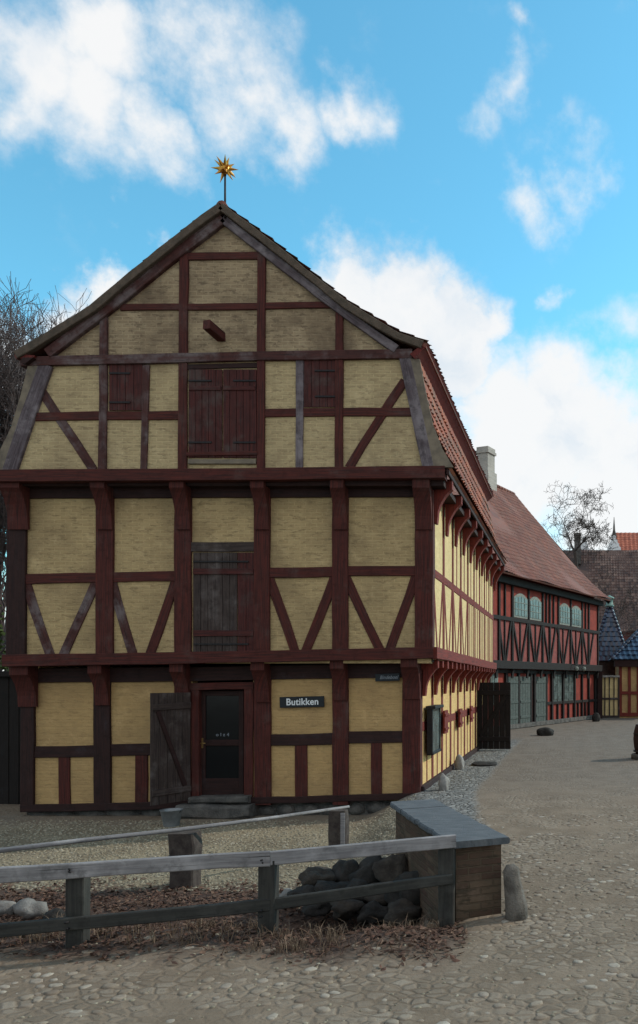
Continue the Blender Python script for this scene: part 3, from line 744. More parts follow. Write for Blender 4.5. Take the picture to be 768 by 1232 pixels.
# opened batten leaf beside the shop door
hx, hy = P(229, 0, 15.60).x, 15.60; lx, ly = P(181, 0, 14.86).x, 14.86
hv = Vector((lx-hx, ly-hy, 0)); Lw = hv.length; hv.normalize(); nv = Vector((hv.y, -hv.x, 0))
if nv.y > 0: nv = -nv
zt, zb = P(0, 833.5, 15.2).z, P(0, 966, 15.2).z
m = MB()
for i in range(5):
    c = Vector((hx, hy, 0))+hv*(Lw*(i+.5)/5); m.bar((c.x, c.y, zb), (c.x, c.y, zt), Lw/5-.006, .04, hv, wob=.001)
leaf = m.build('door_leaf', 'doorgrey', house); leaf['label'] = 'grey batten door leaf swung open beside the shop entrance'
def lp(t, z): return Vector((hx, hy, z))+hv*(Lw*t)+nv*.035
m = MB(); m.bar(lp(0.02, zt-.25), lp(.98, zt-.27), .12, .035, Z); m.build('batten', 'doorgrey', leaf)
MB().bar(lp(.02, zb+.22), lp(.98, zb+.22), .12, .035, Z).build('batten', 'doorgrey', leaf)
MB().bar(lp(.16, zb+.3), lp(.84, zt-.34), .09, .033, hv).build('brace', 'dark', leaf)
# glazed shop door
YD = YH+.12
sd = MB()
a, b = P(240.5, 831, YD), P(294, 957, YD)
sd.bar((a.x+.06, YD, b.z), (a.x+.06, YD, a.z), .12, .05, X, wob=.001); sd.bar((b.x-.05, YD, b.z), (b.x-.05, YD, a.z), .10, .05, X, wob=.001)
for z, h in ((a.z-.05, .10), (P(0, 893.5, YD).z, .12), (b.z+.17, .34)): sd.bar((a.x+.1, YD+.001, z), (b.x-.1, YD+.001, z), h, .046, Z, wob=.001)
sdoor = sd.build('shop_door', 'dark', house)
MB().box((a.x+.1, YD+.01, b.z+.3), (b.x-.08, YD+.018, a.z-.08)).build('door_glass', 'glass', sdoor)
h_ = P(243, 894, YD-.03); MB().box((h_.x-.03, YD-.04, h_.z-.1), (h_.x+.03, YD-.026, h_.z+.1)).tube([(h_.x, YD-.03, h_.z), (h_.x, YD-.09, h_.z), (h_.x+.1, YD-.09, h_.z)], .012, 6).build('door_handle', 'brass', sdoor)

def text(name, s, p, size, mat, parent, xs_=1.0, off=.0, shear=0, rz=0, rot=None):
    cu = bpy.data.curves.new(name, 'FONT'); cu.body = s; cu.size = size; cu.align_x = 'CENTER'; cu.align_y = 'CENTER'
    cu.offset = off; cu.extrude = .003; cu.shear = shear; cu.space_character = 1.05
    o = bpy.data.objects.new(name, cu); C.objects.link(o)
    dg = bpy.context.evaluated_depsgraph_get(); me = bpy.data.meshes.new_from_object(o.evaluated_get(dg)); bpy.data.objects.remove(o)
    o = bpy.data.objects.new(name, me); C.objects.link(o); me.materials.clear(); me.materials.append(M[mat])
    for v in me.vertices:
        x, y, z = v.co; v.co = (x*xs_, -z, y + x*rz)
    org = ORG[parent.name]; o.parent = parent; o.location = Vector(p)-org; ORG[o.name] = Vector(p); return o
text('lettering', 'o l z 4', P(268, 884, YD-.01), .09, 'letterdim', sdoor, 1.1, .0015)

# signs on the front
sg = thing('shop_sign', 'black sign board with white word Butikken on yellow panel', 'sign', P(364.5, 852, YH-.06))
a, b = P(338, 838, YH), P(391, 851, YH)
m = MB(); m.bar(((a.x), YH-.045, (a.z+b.z)/2-.01), (b.x, YH-.045, (a.z+b.z)/2+.01), a.z-b.z, .03, Z, wob=0, ch=.004); m.build('board', 'sign', sg)
text('lettering', 'Butikken', (P(364, 844.5, YH-.06).x, YH-.064, P(0, 844.5, YH).z), .185, 'letter', sg, .93, .0035, 0, .02)
# small serifs on the letters' feet and heads
sg2 = thing('name_sign', 'small black board with faint slanted lettering under the beam at the house corner', 'sign', P(466, 820, YH-.1))
a, b = P(453, 810.5, YH), P(482, 819.5, YH)
m = MB(); m.bar((a.x, YH-.075, (a.z+b.z)/2-.008), (b.x, YH-.075, (a.z+b.z)/2+.008), a.z-b.z, .03, Z, wob=0, ch=.004); m.build('board', 'sign', sg2)
text('lettering', 'Bindeboel', (P(468, 815, YH-.09).x, YH-.093, P(0, 815, YH).z), .10, 'letterdim', sg2, .85, .001, .3, .02)

# things on the side wall
sc_ = thing('display_case', 'narrow glazed notice case with dark frame on the sunny side wall', 'display case', (XHR+.1, 16.45, .6))
yc0, yc1, z0, z1 = 16.15, 17.1, .70, 1.62
m = MB()
for (p, q, w) in (((yc0, z0), (yc0, z1), .06), ((yc1, z0), (yc1, z1), .06)): m.bar((XHR+.12, p[0], p[1]), (XHR+.12, q[0], q[1]), w, .12, Y_, wob=0)
m.bar((XHR+.14, yc0-.05, z1+.02), (XHR+.14, yc1+.05, z1+.02), .06, .2, Z, wob=0); m.bar((XHR+.12, yc0, z0), (XHR+.12, yc1, z0), .06, .14, Z, wob=0)
m.build('case_frame', 'iron', sc_)
MB().box((XHR+.07, yc0+.03, z0+.03), (XHR+.09, yc1-.03, z1-.01)).build('notice', 'frame_pale', sc_)
MB().box((XHR+.15, yc0+.03, z0+.03), (XHR+.156, yc1-.03, z1-.01)).build('pane', 'glassold', sc_)
for (ya, w, z0, z1) in ((18.0, .5, .98, 1.5), (20.4, .5, .98, 1.45), (22.6, .5, 1.0, 1.45)):
    m = MB()
    for i in range(2): m.bar((XHR+.10, ya+w*(i*.5+.25), z0), (XHR+.10, ya+w*(i*.5+.25), z1), w/2-.01, .05, Y_, wob=.001)
    sh = m.build('shutter', 'redside', house)
    for z in (z0+.1, z1-.1): MB().bar((XHR+.13, ya, z), (XHR+.13, ya+w, z), .06, .03, Z, wob=0).build('batten', 'redside', sh)
# black door leaf standing open across the side wall
yl = 24.9; m = MB()
for i in range(6):
    c = -3.02+1.06*(i+.5)/6; m.bar((c, yl, .04), (c, yl, 2.12), 1.06/6-.006, .05, X, wob=.001)
gl = m.build('side_door', 'black', house); gl['label'] = 'tarred black plank door standing open square to the side wall'
for z in (.35, 1.8): MB().bar((-3.0, yl-.045, z), (-1.98, yl-.045, z), .15, .04, Z).build('batten', 'black', gl)
MB().bar((-2.9, yl-.043, .45), (-2.1, yl-.043, 1.72), .12, .035, Z).build('brace', 'black', gl)

# ------------------------------------------------------------------ THE RED HOUSE
RO = Vector((-4.95, 30, 0)); rd = Vector((.387, .922, 0)).normalized(); rn = Vector((-.922, .387, 0)).normalized()
red = thing('red_timbered_house', 'red half-timbered house with black beams and tiled roof behind the yellow house', 'house', RO)
def R(s, off, z): return RO+rd*s+rn*off+Z*z
def rs(x): u = (x-CX)/F; return (u*30+4.95)/(.387-.922*u)
def rz(x, y): Yd = 30+.922*rs(x); return EYE+(CY-y)/F*Yd
S1 = 16.55
def rbar(name, s0, z0, s1, z1, w, off, mat='black', d=.12, parent=red):
    wv = Z if abs(s1-s0) > abs(z1-z0) else rd
    return MB().bar(R(s0, off, z0), R(s1, off, z1), w, d, wv, wob=.004).build(name, mat, parent)
def rquad(name, s0, z0, s1, z1, off, t, mat, parent=red):
    return MB().extr([R(s0, off, z0), R(s1, off, z0), R(s1, off, z1), R(s0, off, z1)], rn*t).build(name, mat, parent)
rquad('wall', 0, 4.85, S1, 6.6, .0, .25, 'r_wall'); rquad('wall', 0, 2.7, S1, 4.85, .0, .25, 'r_wall2')
rquad('wall', 0, 0, S1, 2.7, .18, .25, 'r_wall')
MB().extr([R(S1-.05, .25, 0), R(S1-.05, 10.6, 0), R(S1-.05, 10.6, 6.6), R(S1-.05, 5.5, 13.0), R(S1-.05, .25, 6.9)], -rd*.3).build('gable_wall', 'r_wall', red)
MB().extr([R(0, .25, 0), R(0, 10.6, 0), R(0, 10.6, 6.6), R(0, 5.5, 13.0), R(0, .25, 6.9)], rd*.3).build('gable_wall', 'r_wall', red)
rbar('beam', 0, 6.52, S1, 6.52, .30, -.12, 'black', .3); rbar('rail', 0, 4.88, S1, 4.88, .17, -.02)
rbar('beam', 0, 2.86, S1, 2.86, .34, -.06, 'black', .3); rbar('beam', 0, 2.58, S1, 2.58, .16, .12)
rbar('rail', rs(662), 1.05, S1, 1.05, .14, .16); rbar('beam', 0, .12, S1, .12, .2, .14, 'plinth', .3)
wins = [(618, 634.5), (636.5, 651), (673, 685.5), (687, 699)]
ppx = [600, 616, 635.5, 652.5, 661, 671.5, 686.2, 700, 708, 719]
for x in ppx: rbar('post', rs(x), 2.95, rs(x), 6.4, .15, -.01)
for x in (607, 656.8, 665.5, 704): rbar('stud', rs(x), 4.95, rs(x), 6.4, .1, -.01)
pk = [598, 615.5, 635.2, 652.3, 669, 685, 700, 714.5]
for a, b in zip(pk, pk[1:]):
    sa, sb = rs(a), rs(b); mid = (sa+sb)/2
    rbar('brace', sa+.1, 4.8, mid-.1, 3.02, .12, .0); rbar('brace', sb-.1, 4.8, mid+.1, 3.02, .12, .0)
    rbar('stud', mid, 3.0, mid, 4.85, .09, .01)
for x0, x1 in wins:
    s0, s1 = rs(x0), rs(x1); z0, z1 = 5.0, 6.12; w = s1-s0
    # arched frame
    def arch(o, zz0, ins): 
        pts = [R(s0+ins, o, zz0+ins)]+[R(s0+ins+(w-2*ins)*t/8, o, z1-.22-ins+.22*math.sin(3.1416*t/8)) for t in range(9)]+[R(s1-ins, o, zz0+ins)]
        return pts
    wf = MB().extr(arch(-.03, z0, 0), rn*.05).build('window', 'frame_pale', red)
    ps = MB(); hw = (w-.24)/2
    ps.extr([R(s0+.09, -.045, z0+.09), R(s0+w/2-.03, -.045, z0+.09), R(s0+w/2-.03, -.045, z1-.14), R(s0+.09, -.045, z1-.25)], rn*.02)
    ps.extr([R(s0+w/2+.03, -.045, z0+.09), R(s1-.09, -.045, z0+.09), R(s1-.09, -.045, z1-.25), R(s0+w/2+.03, -.045, z1-.14)], rn*.02)
    ps.build('pane', 'glassold', wf)
    mm = MB()
    for zz in (z0+.38, z0+.68): mm.bar(R(s0+.07, -.05, zz), R(s1-.07, -.05, zz), .035, .02, Z, wob=0)
    for t in (.27, .73): mm.bar(R(s0+w*t, -.05, z0+.08), R(s0+w*t, -.05, z1-.2), .03, .02, rd, wob=0)
    mm.build('glazing_bar', 'frame_pale', wf)
# ground floor doors and windows
def rdoor(x0, x1, z1=2.35):
    s0, s1 = rs(x0), rs(x1); m = MB(); n = 4
    for i in range(n): m.bar(R(s0+(s1-s0)*(i+.5)/n, .13, .22), R(s0+(s1-s0)*(i+.5)/n, .13, z1), (s1-s0)/n-.01, .08, rd, wob=.001)
    d = m.build('door', 'frame_green', red)
    for zz in (.5, 1.2, 2.1): MB().bar(R(s0+.05, .08, zz), R(s1-.05, .08, zz), .12, .03, Z, wob=0).build('door_rail', 'frame_green', d)
for a in ((613, 626), (628, 640.5), (647, 659)): rdoor(*a)
for x in (612, 627, 641.5, 646, 660, 667, 680.2, 694, 703, 711, 718.5): rbar('post', rs(x), .2, rs(x), 2.6, .17 if x not in (703, 711) else .12, .13)
for x in (674, 687, 698.5, 707): rbar('stud', rs(x), .2, rs(x), 1.0, .1, .15)
for x0, x1 in ((668.5, 679), (681.5, 693), (594, 603)):
    s0, s1 = rs(x0), rs(x1); z0, z1 = 1.12, 2.48
    wf = rquad('window', s0, z0, s1, z1, .14, .05, 'frame_green'); 
    if x0 < 600: wf.data.materials.clear(); wf.data.materials.append(M['frame_pale'])
    rquad('pane', s0+.1, z0+.1, s1-.1, z1-.1, .125, .02, 'glassold', wf)
    mm = MB()
    for zz in (z0+.45, z0+.9): mm.bar(R(s0+.07, .12, zz), R(s1-.07, .12, zz), .035, .02, Z, wob=0)
    mm.bar(R((s0+s1)/2, .12, z0), R((s0+s1)/2, .12, z1), .05, .02, rd, wob=0); mm.build('glazing_bar', 'frame_green', wf)
for k in range(9):
    s = 4.2+k*1.5
    console(MB(), R(s, -.02, 2.72), -rn, rd, .45, .16, .1).build('bracket', 'black', red)
tile_slope('roof', 'tile_red', red, RO+rd*-.3, rd, [rn*5.5+Z*13.25, rn*3.0+Z*10.4, rn*.6+Z*7.75, rn*-.15+Z*7.05, rn*-.62+Z*6.72], S1+.55, tw=.24, tl=.32, amp=.028, step=.016, wave=.12)
tile_slope('roof', 'tile_red', red, RO+rd*-.3, rd, [rn*5.5+Z*13.25, rn*11.3+Z*6.6], S1+.55, tw=.5, tl=.6)
mm = MB(); 
for k in range(50): mm.tube([R(-.3+k*.34, 5.5, 13.27), R(.06+k*.34, 5.5, 13.28)], [.13, .11], 8)
mm.build('ridge_tiles', 'tile_red', red)
rbar('verge_board', 0, 0, .01, 0, .01, 0) if False else None
MB().bar(R(S1+.27, -.55, 6.6), R(S1+.27, .6, 7.62), .2, .05, Z).bar(R(S1+.27, .6, 7.62), R(S1+.27, 5.5, 13.1), .2, .05, Z).build('verge_board', 'black', red)
ch = MB(); cc = R(13.3, 5.5, 0)
def cbox(c, hs, ho, z0, z1): ch.extr([c-rd*hs-rn*ho+Z*z0, c+rd*hs-rn*ho+Z*z0, c+rd*hs+rn*ho+Z*z0, c-rd*hs+rn*ho+Z*z0], Z*(z1-z0))
cbox(cc, .50, .42, 12.2, 13.75); cbox(cc, .40, .34, 13.75, 14.75); cbox(cc, .47, .41, 14.75, 14.9); cbox(cc, .42, .36, 14.9, 15.1)
ch.build('chimney', 'chimney', red)
# round lanterns hung below the jetty
for i, x in enumerate((684, 693)):
    c = R(rs(x), -.45, 2.78)
    l = thing('hanging_lantern', ('left' if i == 0 else 'right')+' one of two small round pale lanterns hanging under the red house jetty', 'lantern', c, 'round lanterns under the red house jetty')
    MB().lathe(c, [(.02, -.12), (.09, -.09), (.12, 0), (.09, .09), (.02, .12)], 12).build('globe', 'frame_pale', l)
    MB().tube([c+Z*.15, c+Z*.2, R(rs(x), -.1, 3.0)], .02, 6).build('arm', 'iron', l)

# ------------------------------------------------------------------ BACKGROUND RIGHT
# pale yellow boarded gate between the houses
YQ = 45.8
gt = thing('yard_gate', 'pale yellow boarded yard gate with capped beam at the end of the lane', 'gate', P(733, 0, YQ)*1.0)
gt.location = (P(733, 0, YQ).x, YQ, 0); ORG[gt.name] = Vector(gt.location)
x0, x1 = P(722.5, 0, YQ).x, P(744.5, 0, YQ).x; zt = P(0, 815, YQ).z
MB().box((x0, YQ, .1), (x1, YQ+.12, zt)).build('panel', 'b_side', gt)
for i in range(5): MB().bar((x0+(x1-x0)*i/4, YQ-.03, .05), (x0+(x1-x0)*i/4, YQ-.03, zt), .1 if i in (0, 4) else .06, .08, X).build('post', 'doorgrey', gt)
for z in (.1, 1.12): MB().bar((x0, YQ-.035, z), (x1, YQ-.035, z), .12, .08, Z).build('rail', 'doorgrey', gt)
MB().bar((x0-.05, YQ, zt+.06), (x1+.05, YQ, zt+.06), .12, .35, Z).build('cap', 'stone', gt)
gs = thing('dark_wooden_gate', 'dark timber gatepost and side gate squeezed against the red house corner', 'gate', (P(717, 0, 45.6).x, 45.6, 0))
MB().box((P(714, 0, 45.75).x, 45.75, 0), (P(723, 0, 45.75).x, 45.85, 2.35)).build('panel', 'doorgrey', gs)
MB().bar((P(722, 0, 45.6).x, 45.6, 0), (P(722, 0, 45.6).x, 45.6, 2.9), .28, .25, X).build('post', 'dark', gs)
for z in (1.15, 2.35): MB().bar((P(713, 0, 45.68).x, 45.68, z), (P(722, 0, 45.68).x, 45.68, z), .16, .1, Z).build('rail', 'dark', gs)
# small yellow house with blue glazed roof
YP = 46.0
ph = thing('blue_roofed_house', 'small yellow timbered house with blue glazed hipped roof at the right edge', 'house', (4.2, YP, 0))
x0, x1 = P(745.5, 0, YP).x, 6.4; ze = P(0, 799, YP).z
MB().box((x0, YP, 0), (x1, YP+5, ze)).build('wall', 'b_ground', ph)
for i in range(8): MB().bar((x0+.06+(x1-x0-.12)*i/7, YP-.03, .2), (x0+.06+(x1-x0-.12)*i/7, YP-.03, ze), .17, .1, X).build('post', 'redside', ph)
for z, w in ((.2, .22), (1.45, .18)): MB().bar((x0, YP-.035, z), (x1, YP-.035, z), w, .1, Z).build('rail', 'redside', ph)
MB().bar((x0-.3, YP-.1, ze+.05), (x1, YP-.1, ze+.05), .42, .4, Z).build('eave_board', 'dark', ph)
def hip(name, mat, parent, x0, y0, x1, y1, z0, z1, tw=.3, tl=.32):
    cx, cy = (x0+x1)/2, (y0+y1)/2; A = Vector((cx, cy, z1)); q = [Vector((x0, y0, z0)), Vector((x1, y0, z0)), Vector((x1, y1, z0)), Vector((x0, y1, z0))]
    mb = MB()
    for i in range(4):
        a, b = q[i], q[(i+1) % 4]; e = (b-a).normalized(); L = (b-a).length; mid = (a+b)/2; up = A-mid; H = up.length; un = up.normalized()
        nrm = e.cross(un); nrm = nrm if nrm.z > 0 else -nrm; rows = int(H/tl); ns = 4
        for r in range(rows):
            w = L*(1-(r+.5)/rows)/2
            n = max(1, int(2*w/tw)); cols = n*ns
            lo, hi = [], []
            for i2 in range(cols+1):
                t = -w+2*w*i2/cols; k = .045*(.5+.5*math.cos(6.283*i2/ns))
                lo.append(mid+e*t+un*(H*r/rows)+nrm*(k+.045)); hi.append(mid+e*t+un*(H*(r+1)/rows)+nrm*k)
            fs = [(i2, i2+1, cols+2+i2, cols+1+i2) for i2 in range(cols)]
            uvs = [[(i2/ns+r*7+.01, r+.3), ((i2+.9)/ns+r*7, r+.3), ((i2+.9)/ns+r*7, r+.6), (i2/ns+r*7+.01, r+.6)] for i2 in range(cols)]
            mb.add(lo+hi, fs, uvs)
        mb.add([a, b, A], [(0, 1, 2)], [[(0, 0)]*3])
    mb.add(q, [(3, 2, 1, 0)], None)
    rf_ = mb.build(name, mat, parent)
    hm = MB()
    for a in q:
        n = 16
        for k in range(n): hm.tube([a.lerp(A, k/n)+Z*.06, a.lerp(A, (k+1.15)/n)+Z*.06], [.12, .09], 6)
    hm.build('hip_tiles', 'tile_blue', rf_)
    return rf_
hip('roof', 'tile_blue', ph, x0-.45, YP-.4, x0+5.2, YP+4.6, ze+.25, P(0, 738, YP+2).z)
pv = thing('blue_roofed_pavilion', 'tall dark blue pyramid-roofed building with green lantern behind the red house corner', 'building', (2.4, 52, 0))
px0, px1 = P(712, 0, 50.5).x, P(757, 0, 50.5).x; pz = P(0, 795, 50.5).z
MB().box((px0+.3, 50.9, 0), (px1-.3, 54.5, pz+.05)).build('wall', 'plinth', pv)
hip('roof', 'tile_blue', pv, px0, 50.5, px1, 50.5+(px1-px0), pz, P(0, 726, 51.8).z)
cxx = (px0+px1)/2; zl = P(0, 728, 51.6).z
MB().lathe((cxx, 50.5+(px1-px0)/2, zl-.1), [(.30, 0), (.30, .12), (.22, .14), (.22, .5), (.32, .52), (.30, .6), (.02, .75)], 8).build('roof_lantern', 'copper', pv)

# far long roof
YL = 70.0
fr = thing('long_roofed_building', 'long building with mottled grey brown pantile roof beyond the trees', 'building', (3, YL, 0))
zr = P(0, 662, YL+5).z; zev = P(0, 760, YL).z
MB().box((-9, YL+.5, 0), (18, YL+10, zev+.1)).build('wall', 'r_wall2', fr)
tile_slope('roof', 'tile_grey', fr, (-9.5, 0, 0), X, [Vector((0, YL+5, zr)), Vector((0, YL-.3, zev))], 28, tw=.25, tl=.33, amp=.06, step=.04, wave=.2)
tile_slope('roof', 'tile_grey', fr, (-9.5, 0, 0), X, [Vector((0, YL+5, zr)), Vector((0, YL+10.6, zev))], 28, tw=2, tl=2)
c = P(695, 0, YL+4); MB().box((c.x-.3, YL+3.6, zr-1.5), (c.x+.3, YL+4.2, P(0, 642, YL+4).z)).box((c.x-.36, YL+3.54, P(0, 644.5, YL+4).z), (c.x+.36, YL+4.26, P(0, 643, YL+4).z)).build('chimney', 'plinth', fr)
# white gabled buildings behind it
def white_gable(cx, apex, halfpx, ybot, Y, label, roofto=None, spire=None):
    w = thing('white_gabled_building', label, 'building', (P(cx, 0, Y).x, Y, 0))
    m = MB(); pts = []
    n = 5
    pts = [P(cx-halfpx, ybot, Y)]
    for i in range(n):
        t = (i+1)/n; xx = cx-halfpx*(1-t)-.0; yy = ybot+(apex-ybot)*t
        pts.append(P(cx-halfpx*(1-i/n), ybot+(apex-ybot)*(t-.05), Y)); pts.append(P(xx-.3, yy, Y))
    R_ = [P(2*cx - (p.x/Y*F+CX), CY-(p.z-EYE)/Y*F, Y) for p in reversed(pts)]
    lo0 = Vector((pts[0].x, Y, 0)); lo1 = Vector((R_[-1].x, Y, 0))
    m.extr([lo0]+pts+R_+[lo1], (0, .6, 0)); m.build('stepped_gable', 'white', w)
    if spire: 
        m = MB(); a = P(cx, apex+3, Y+.3); b = P(cx, spire, Y+.3); m.tube([a, a.lerp(b, .35), b], [.34, .14, .03], 6); m.build('spire', 'plinth', w)
    if roofto:
        tile_slope('roof', 'tile_far', w, (P(cx+2, 0, Y).x, 0, 0), X, [Vector((0, Y+6, P(0, 641, Y+6).z)), Vector((0, Y+.7, P(0, 685, Y+.7).z))], 16, tw=.5, tl=.5, amp=.05)
        MB().box((P(cx+2, 0, Y).x, Y+1.2, 0), (P(cx+2, 0, Y).x+15.8, Y+10, P(0, 686, Y+.7).z)).build('wall', 'white', w)
    return w
white_gable(739, 644, 10, 666, 90, 'white gable with thin dark spire and orange roof in the distance', True, 622)
white_gable(703, 645, 8, 668, 88, 'small white gable beside a dark chimney in the distance')

# ------------------------------------------------------------------ SHED AT LEFT
sh = thing('tarred_shed', 'low black tarred shed wall against the left side of the yellow house', 'shed', (-14, 17.3, -.5))
m = MB(); x = -19.0
while x < -10.9: m.bar((x+.11, 17.2, -.5), (x+.11, 17.2, 2.3), .21, .04, X, wob=.002); x += .22
m.build('board_wall', 'black', sh)
MB().bar((-19, 17.18, 2.33), (-10.8, 17.18, 2.33), .12, .2, Z).build('cap_rail', 'black', sh)

# ------------------------------------------------------------------ TREES
def bare_tree(name, label, base, h, r, seed, lean=(0, 0), spread=.6, levels=5, kids=(3, 4), up=.25, first=.35, mat='bark', twig=.012, droop=0, group=None, shrink=.72, l1=0):
    rnd = random.Random(seed); base = Vector(base); t = thing(name, label, 'tree', base, group)
    trunk, crown = MB(), MB()
    def rv(): return Vector((rnd.gauss(0, 1), rnd.gauss(0, 1), rnd.gauss(0, 1)))
    def grow(p, d, L, rad, lev):
        n = 4 if lev < 2 else 3; pts = [p.copy()]; rads = [rad]; nodes = []
        for i in range(n):
            d = (d + rv()*(.10+.05*lev if lev else .035) + Z*(up*.25 - droop*lev*.1)).normalized(); p = p+d*(L/n); pts.append(p.copy())
            rads.append(max(twig*.6, rad*(1-.5*(i+1)/n))); nodes.append((p.copy(), d.copy(), rads[-1]))
        (trunk if lev == 0 else crown).tube(pts, rads, 8 if lev == 0 else (5 if lev < 3 else 3), cap=False)
        if lev >= levels: return
        k = rnd.randint(*kids) + (1 if lev == 0 else 0)
        for j in range(k):
            q, dd, rr = nodes[-1] if j < 2 else rnd.choice(nodes[0 if lev else 1:])
            side = rv(); side = (side-dd*side.dot(dd)).normalized()
            nd = (dd + side*spread*rnd.uniform(.6, 1.3) + Z*up*.5).normalized()
            grow(q, nd, (L*shrink if not l1 else (l1 if lev == 0 else L*.72))*rnd.uniform(.75, 1.15), max(twig*.7, rr*rnd.uniform(.55, .8)), lev+1)
    grow(base, Vector((lean[0], lean[1], 1)).normalized(), h*first, r, 0)
    trunk.build('trunk', mat, t); crown.build('crown', mat, t); return t
# behind the yellow house at left
for i, (x, Y, top, s, lab) in enumerate(((-4, 29, 345, 11, 'leafless tree with dense upright twigs at the left picture edge'),
                                    (52, 31, 352, 23, 'leafless tree with many fine upright twigs showing above the left eave'),
                                    (18, 36, 400, 35, 'smaller bare tree seen between the two dense ones at the left'))):
    hh = EYE+(CY-top)/F*Y
    bare_tree('bare_tree', lab, (P(x, 0, Y).x, Y, -.2), hh*.90, .22, s, spread=.42, levels=6, kids=(4, 5), up=.42, first=.32, mat='barkgrey', twig=.013, shrink=.76)
bare_tree('bare_tree', 'spreading leafless tree standing dark against the cloud above the far roofs', (P(712, 0, 62).x, 62, 0), 13.6, .26, 5, lean=(-.02, 0), spread=1.15, levels=6, kids=(3, 4), up=.04, first=.90, mat='bark', twig=.021, shrink=.0, l1=2.15)
bare_tree('bare_tree', 'faint leafless treetop just clearing the red roof', (P(662, 0, 66).x, 66, 0), 13.2, .22, 8, spread=1.0, levels=5, kids=(3, 3), up=.08, first=.90, mat='barkgrey', twig=.015, shrink=.0, l1=1.7)
bare_tree('bare_tree', 'dark bare tree with curving stem in front of the mottled roof', (P(738, 0, 56).x, 56, 0), 9.5, .14, 19, spread=.8, levels=5, kids=(3, 4), up=.1, first=.5, mat='bark', twig=.018, shrink=.6)
bare_tree('bare_tree', 'low bare tree with twigs crossing the foot of the mottled roof at the right edge', (P(762, 0, 58).x, 58, 0), 9, .14, 29, spread=.9, levels=5, kids=(3, 4), up=.05, first=.45, mat='barkgrey', twig=.018, shrink=.62)
# evergreen bush at the left edge
m = MB(); rnd = random.Random(4)
for k in range(2600):
    v = Vector((rnd.gauss(0, 1), rnd.gauss(0, 1), rnd.gauss(0, 1))).normalized()*rnd.uniform(.5, 1)
    p = Vector((-18.6+v.x*2.8, 24+v.y*1.6, 2.2+v.z*2.7)); a = Vector((rnd.gauss(0, 1), rnd.gauss(0, 1), rnd.gauss(0, 1))).normalized()*.09; b = a.orthogonal().normalized()*.05
    m.add([p-a, p+b, p+a, p-b], [(0, 1, 2, 3)])
bush = thing('evergreen_shrub', 'dark green shrub glimpsed left of the yellow house above the black shed', 'shrub', (-18.6, 24, -.4))
m.build('foliage', 'leaf', bush); mm = MB()
for k in range(6): mm.tube([(-18.6, 24, -.4), (-18.6+rnd.uniform(-1, 1), 24+rnd.uniform(-.8, .8), 1.5), (-18.6+rnd.uniform(-2, 2), 24+rnd.uniform(-1, 1), 3.2)], [.07, .05, .02], 6)
mm.build('stem', 'bark', bush)

# ------------------------------------------------------------------ FOREGROUND
fn = thing('wooden_fence', 'low wooden fence with pale top rail and darker lower rail along the ditch', 'fence', (-2.6, 6.73, 0))
fp = [(-4.0, 6.42), (-2.59, 6.74), (-1.16, 7.28)]
for i, (x, y) in enumerate(fp): MB().bar((x, y, -.35), (x+.01, y, .68 if i < 2 else .70), .145, .11, X, wob=.004, ch=.01).build('post', 'fencelow', fn)
def yl_(x): # fence line
    return 6.42+(x+4.0)*.25 if x < -2.59 else 6.77+(x+2.59)*.38
tp = [(-5.6, .715), (-4.0, .735), (-2.59, .755)]; 
MB().bar((-5.6, yl_(-5.6)-.085, .665), (-2.55, yl_(-2.55)-.085, .70), .125, .045, Z, wob=.004, seg=8).bar((-2.55, yl_(-2.55)-.085, .70), (-1.07, yl_(-1.07)-.11, .735), .120, .045, Z, wob=.002, seg=4).build('rail', 'fencetop', fn)['label'] = 'pale top rail'
MB().bar((-5.6, yl_(-5.6)-.080, .20), (-2.55, yl_(-2.55)-.080, .31), .105, .045, Z, wob=.004, seg=8).bar((-2.55, yl_(-2.55)-.080, .31), (-1.10, yl_(-1.1)-.10, .395), .095, .045, Z, wob=.003, seg=4).build('rail', 'fencelow', fn)['label'] = 'dark lower rail'
m = MB()
for x, y in fp[:2]:
    for z in (.70, .72, .25, .30): m.tube([(x+random.uniform(-.03, .03), y-.13, z-.02), (x, y-.105, z-.02)], .008, 6)
m.build('nail', 'iron', fn)

# parapet
pd = Vector((-.42, .91, 0)).normalized(); pn = Vector((-.91, -.42, 0)).normalized()
pr0 = Vector((-.66, 7.50, 0))
pw = thing('bridge_parapet', 'low mossy brick parapet with slate grey stone coping beside the road', 'wall', pr0)
def pp(t, w, z): return pr0+pd*t+pn*w+Z*z
def gzz(v): return v
m = MB(); m.extr([pp(0, .02, -.7), pp(0, .46, -.7), pp(2.55, .46, -.7), pp(2.55, .02, -.7)], Z*1.375); m.build('brick_body', 'parapet', pw)
m = MB(); t = -.07
for L_ in (.72, .66, .70, .64):
    e = min(t+L_, 2.62); dz = random.uniform(-.006, .006)
    m.bar(pp(t+.004, .245, .692+dz), pp(e-.004, .245+random.uniform(-.01, .01), .692+dz), .57, .062, pn, wob=.010, ch=.014, seg=6); t = e
m.build('coping', 'coping', pw)
# leaning guard stone
m = MB(); a = Vector((-.52, 7.36, -.1)); m.tube([a, a+Vector((-.01, .01, .2)), a+Vector((-.045, .02, .42)), a+Vector((-.06, .03, .54)), a+Vector((-.065, .035, .585))], [.115, .105, .085, .07, .035], 9)
for i, v in enumerate(m.v): m.v[i] = tuple(Vector(v)+mnoise.noise_vector(Vector(v)*9)*.014)
solo('guard_stone', m, 'guard', a, 'rough grey guard stone leaning against the end of the parapet', 'stone')

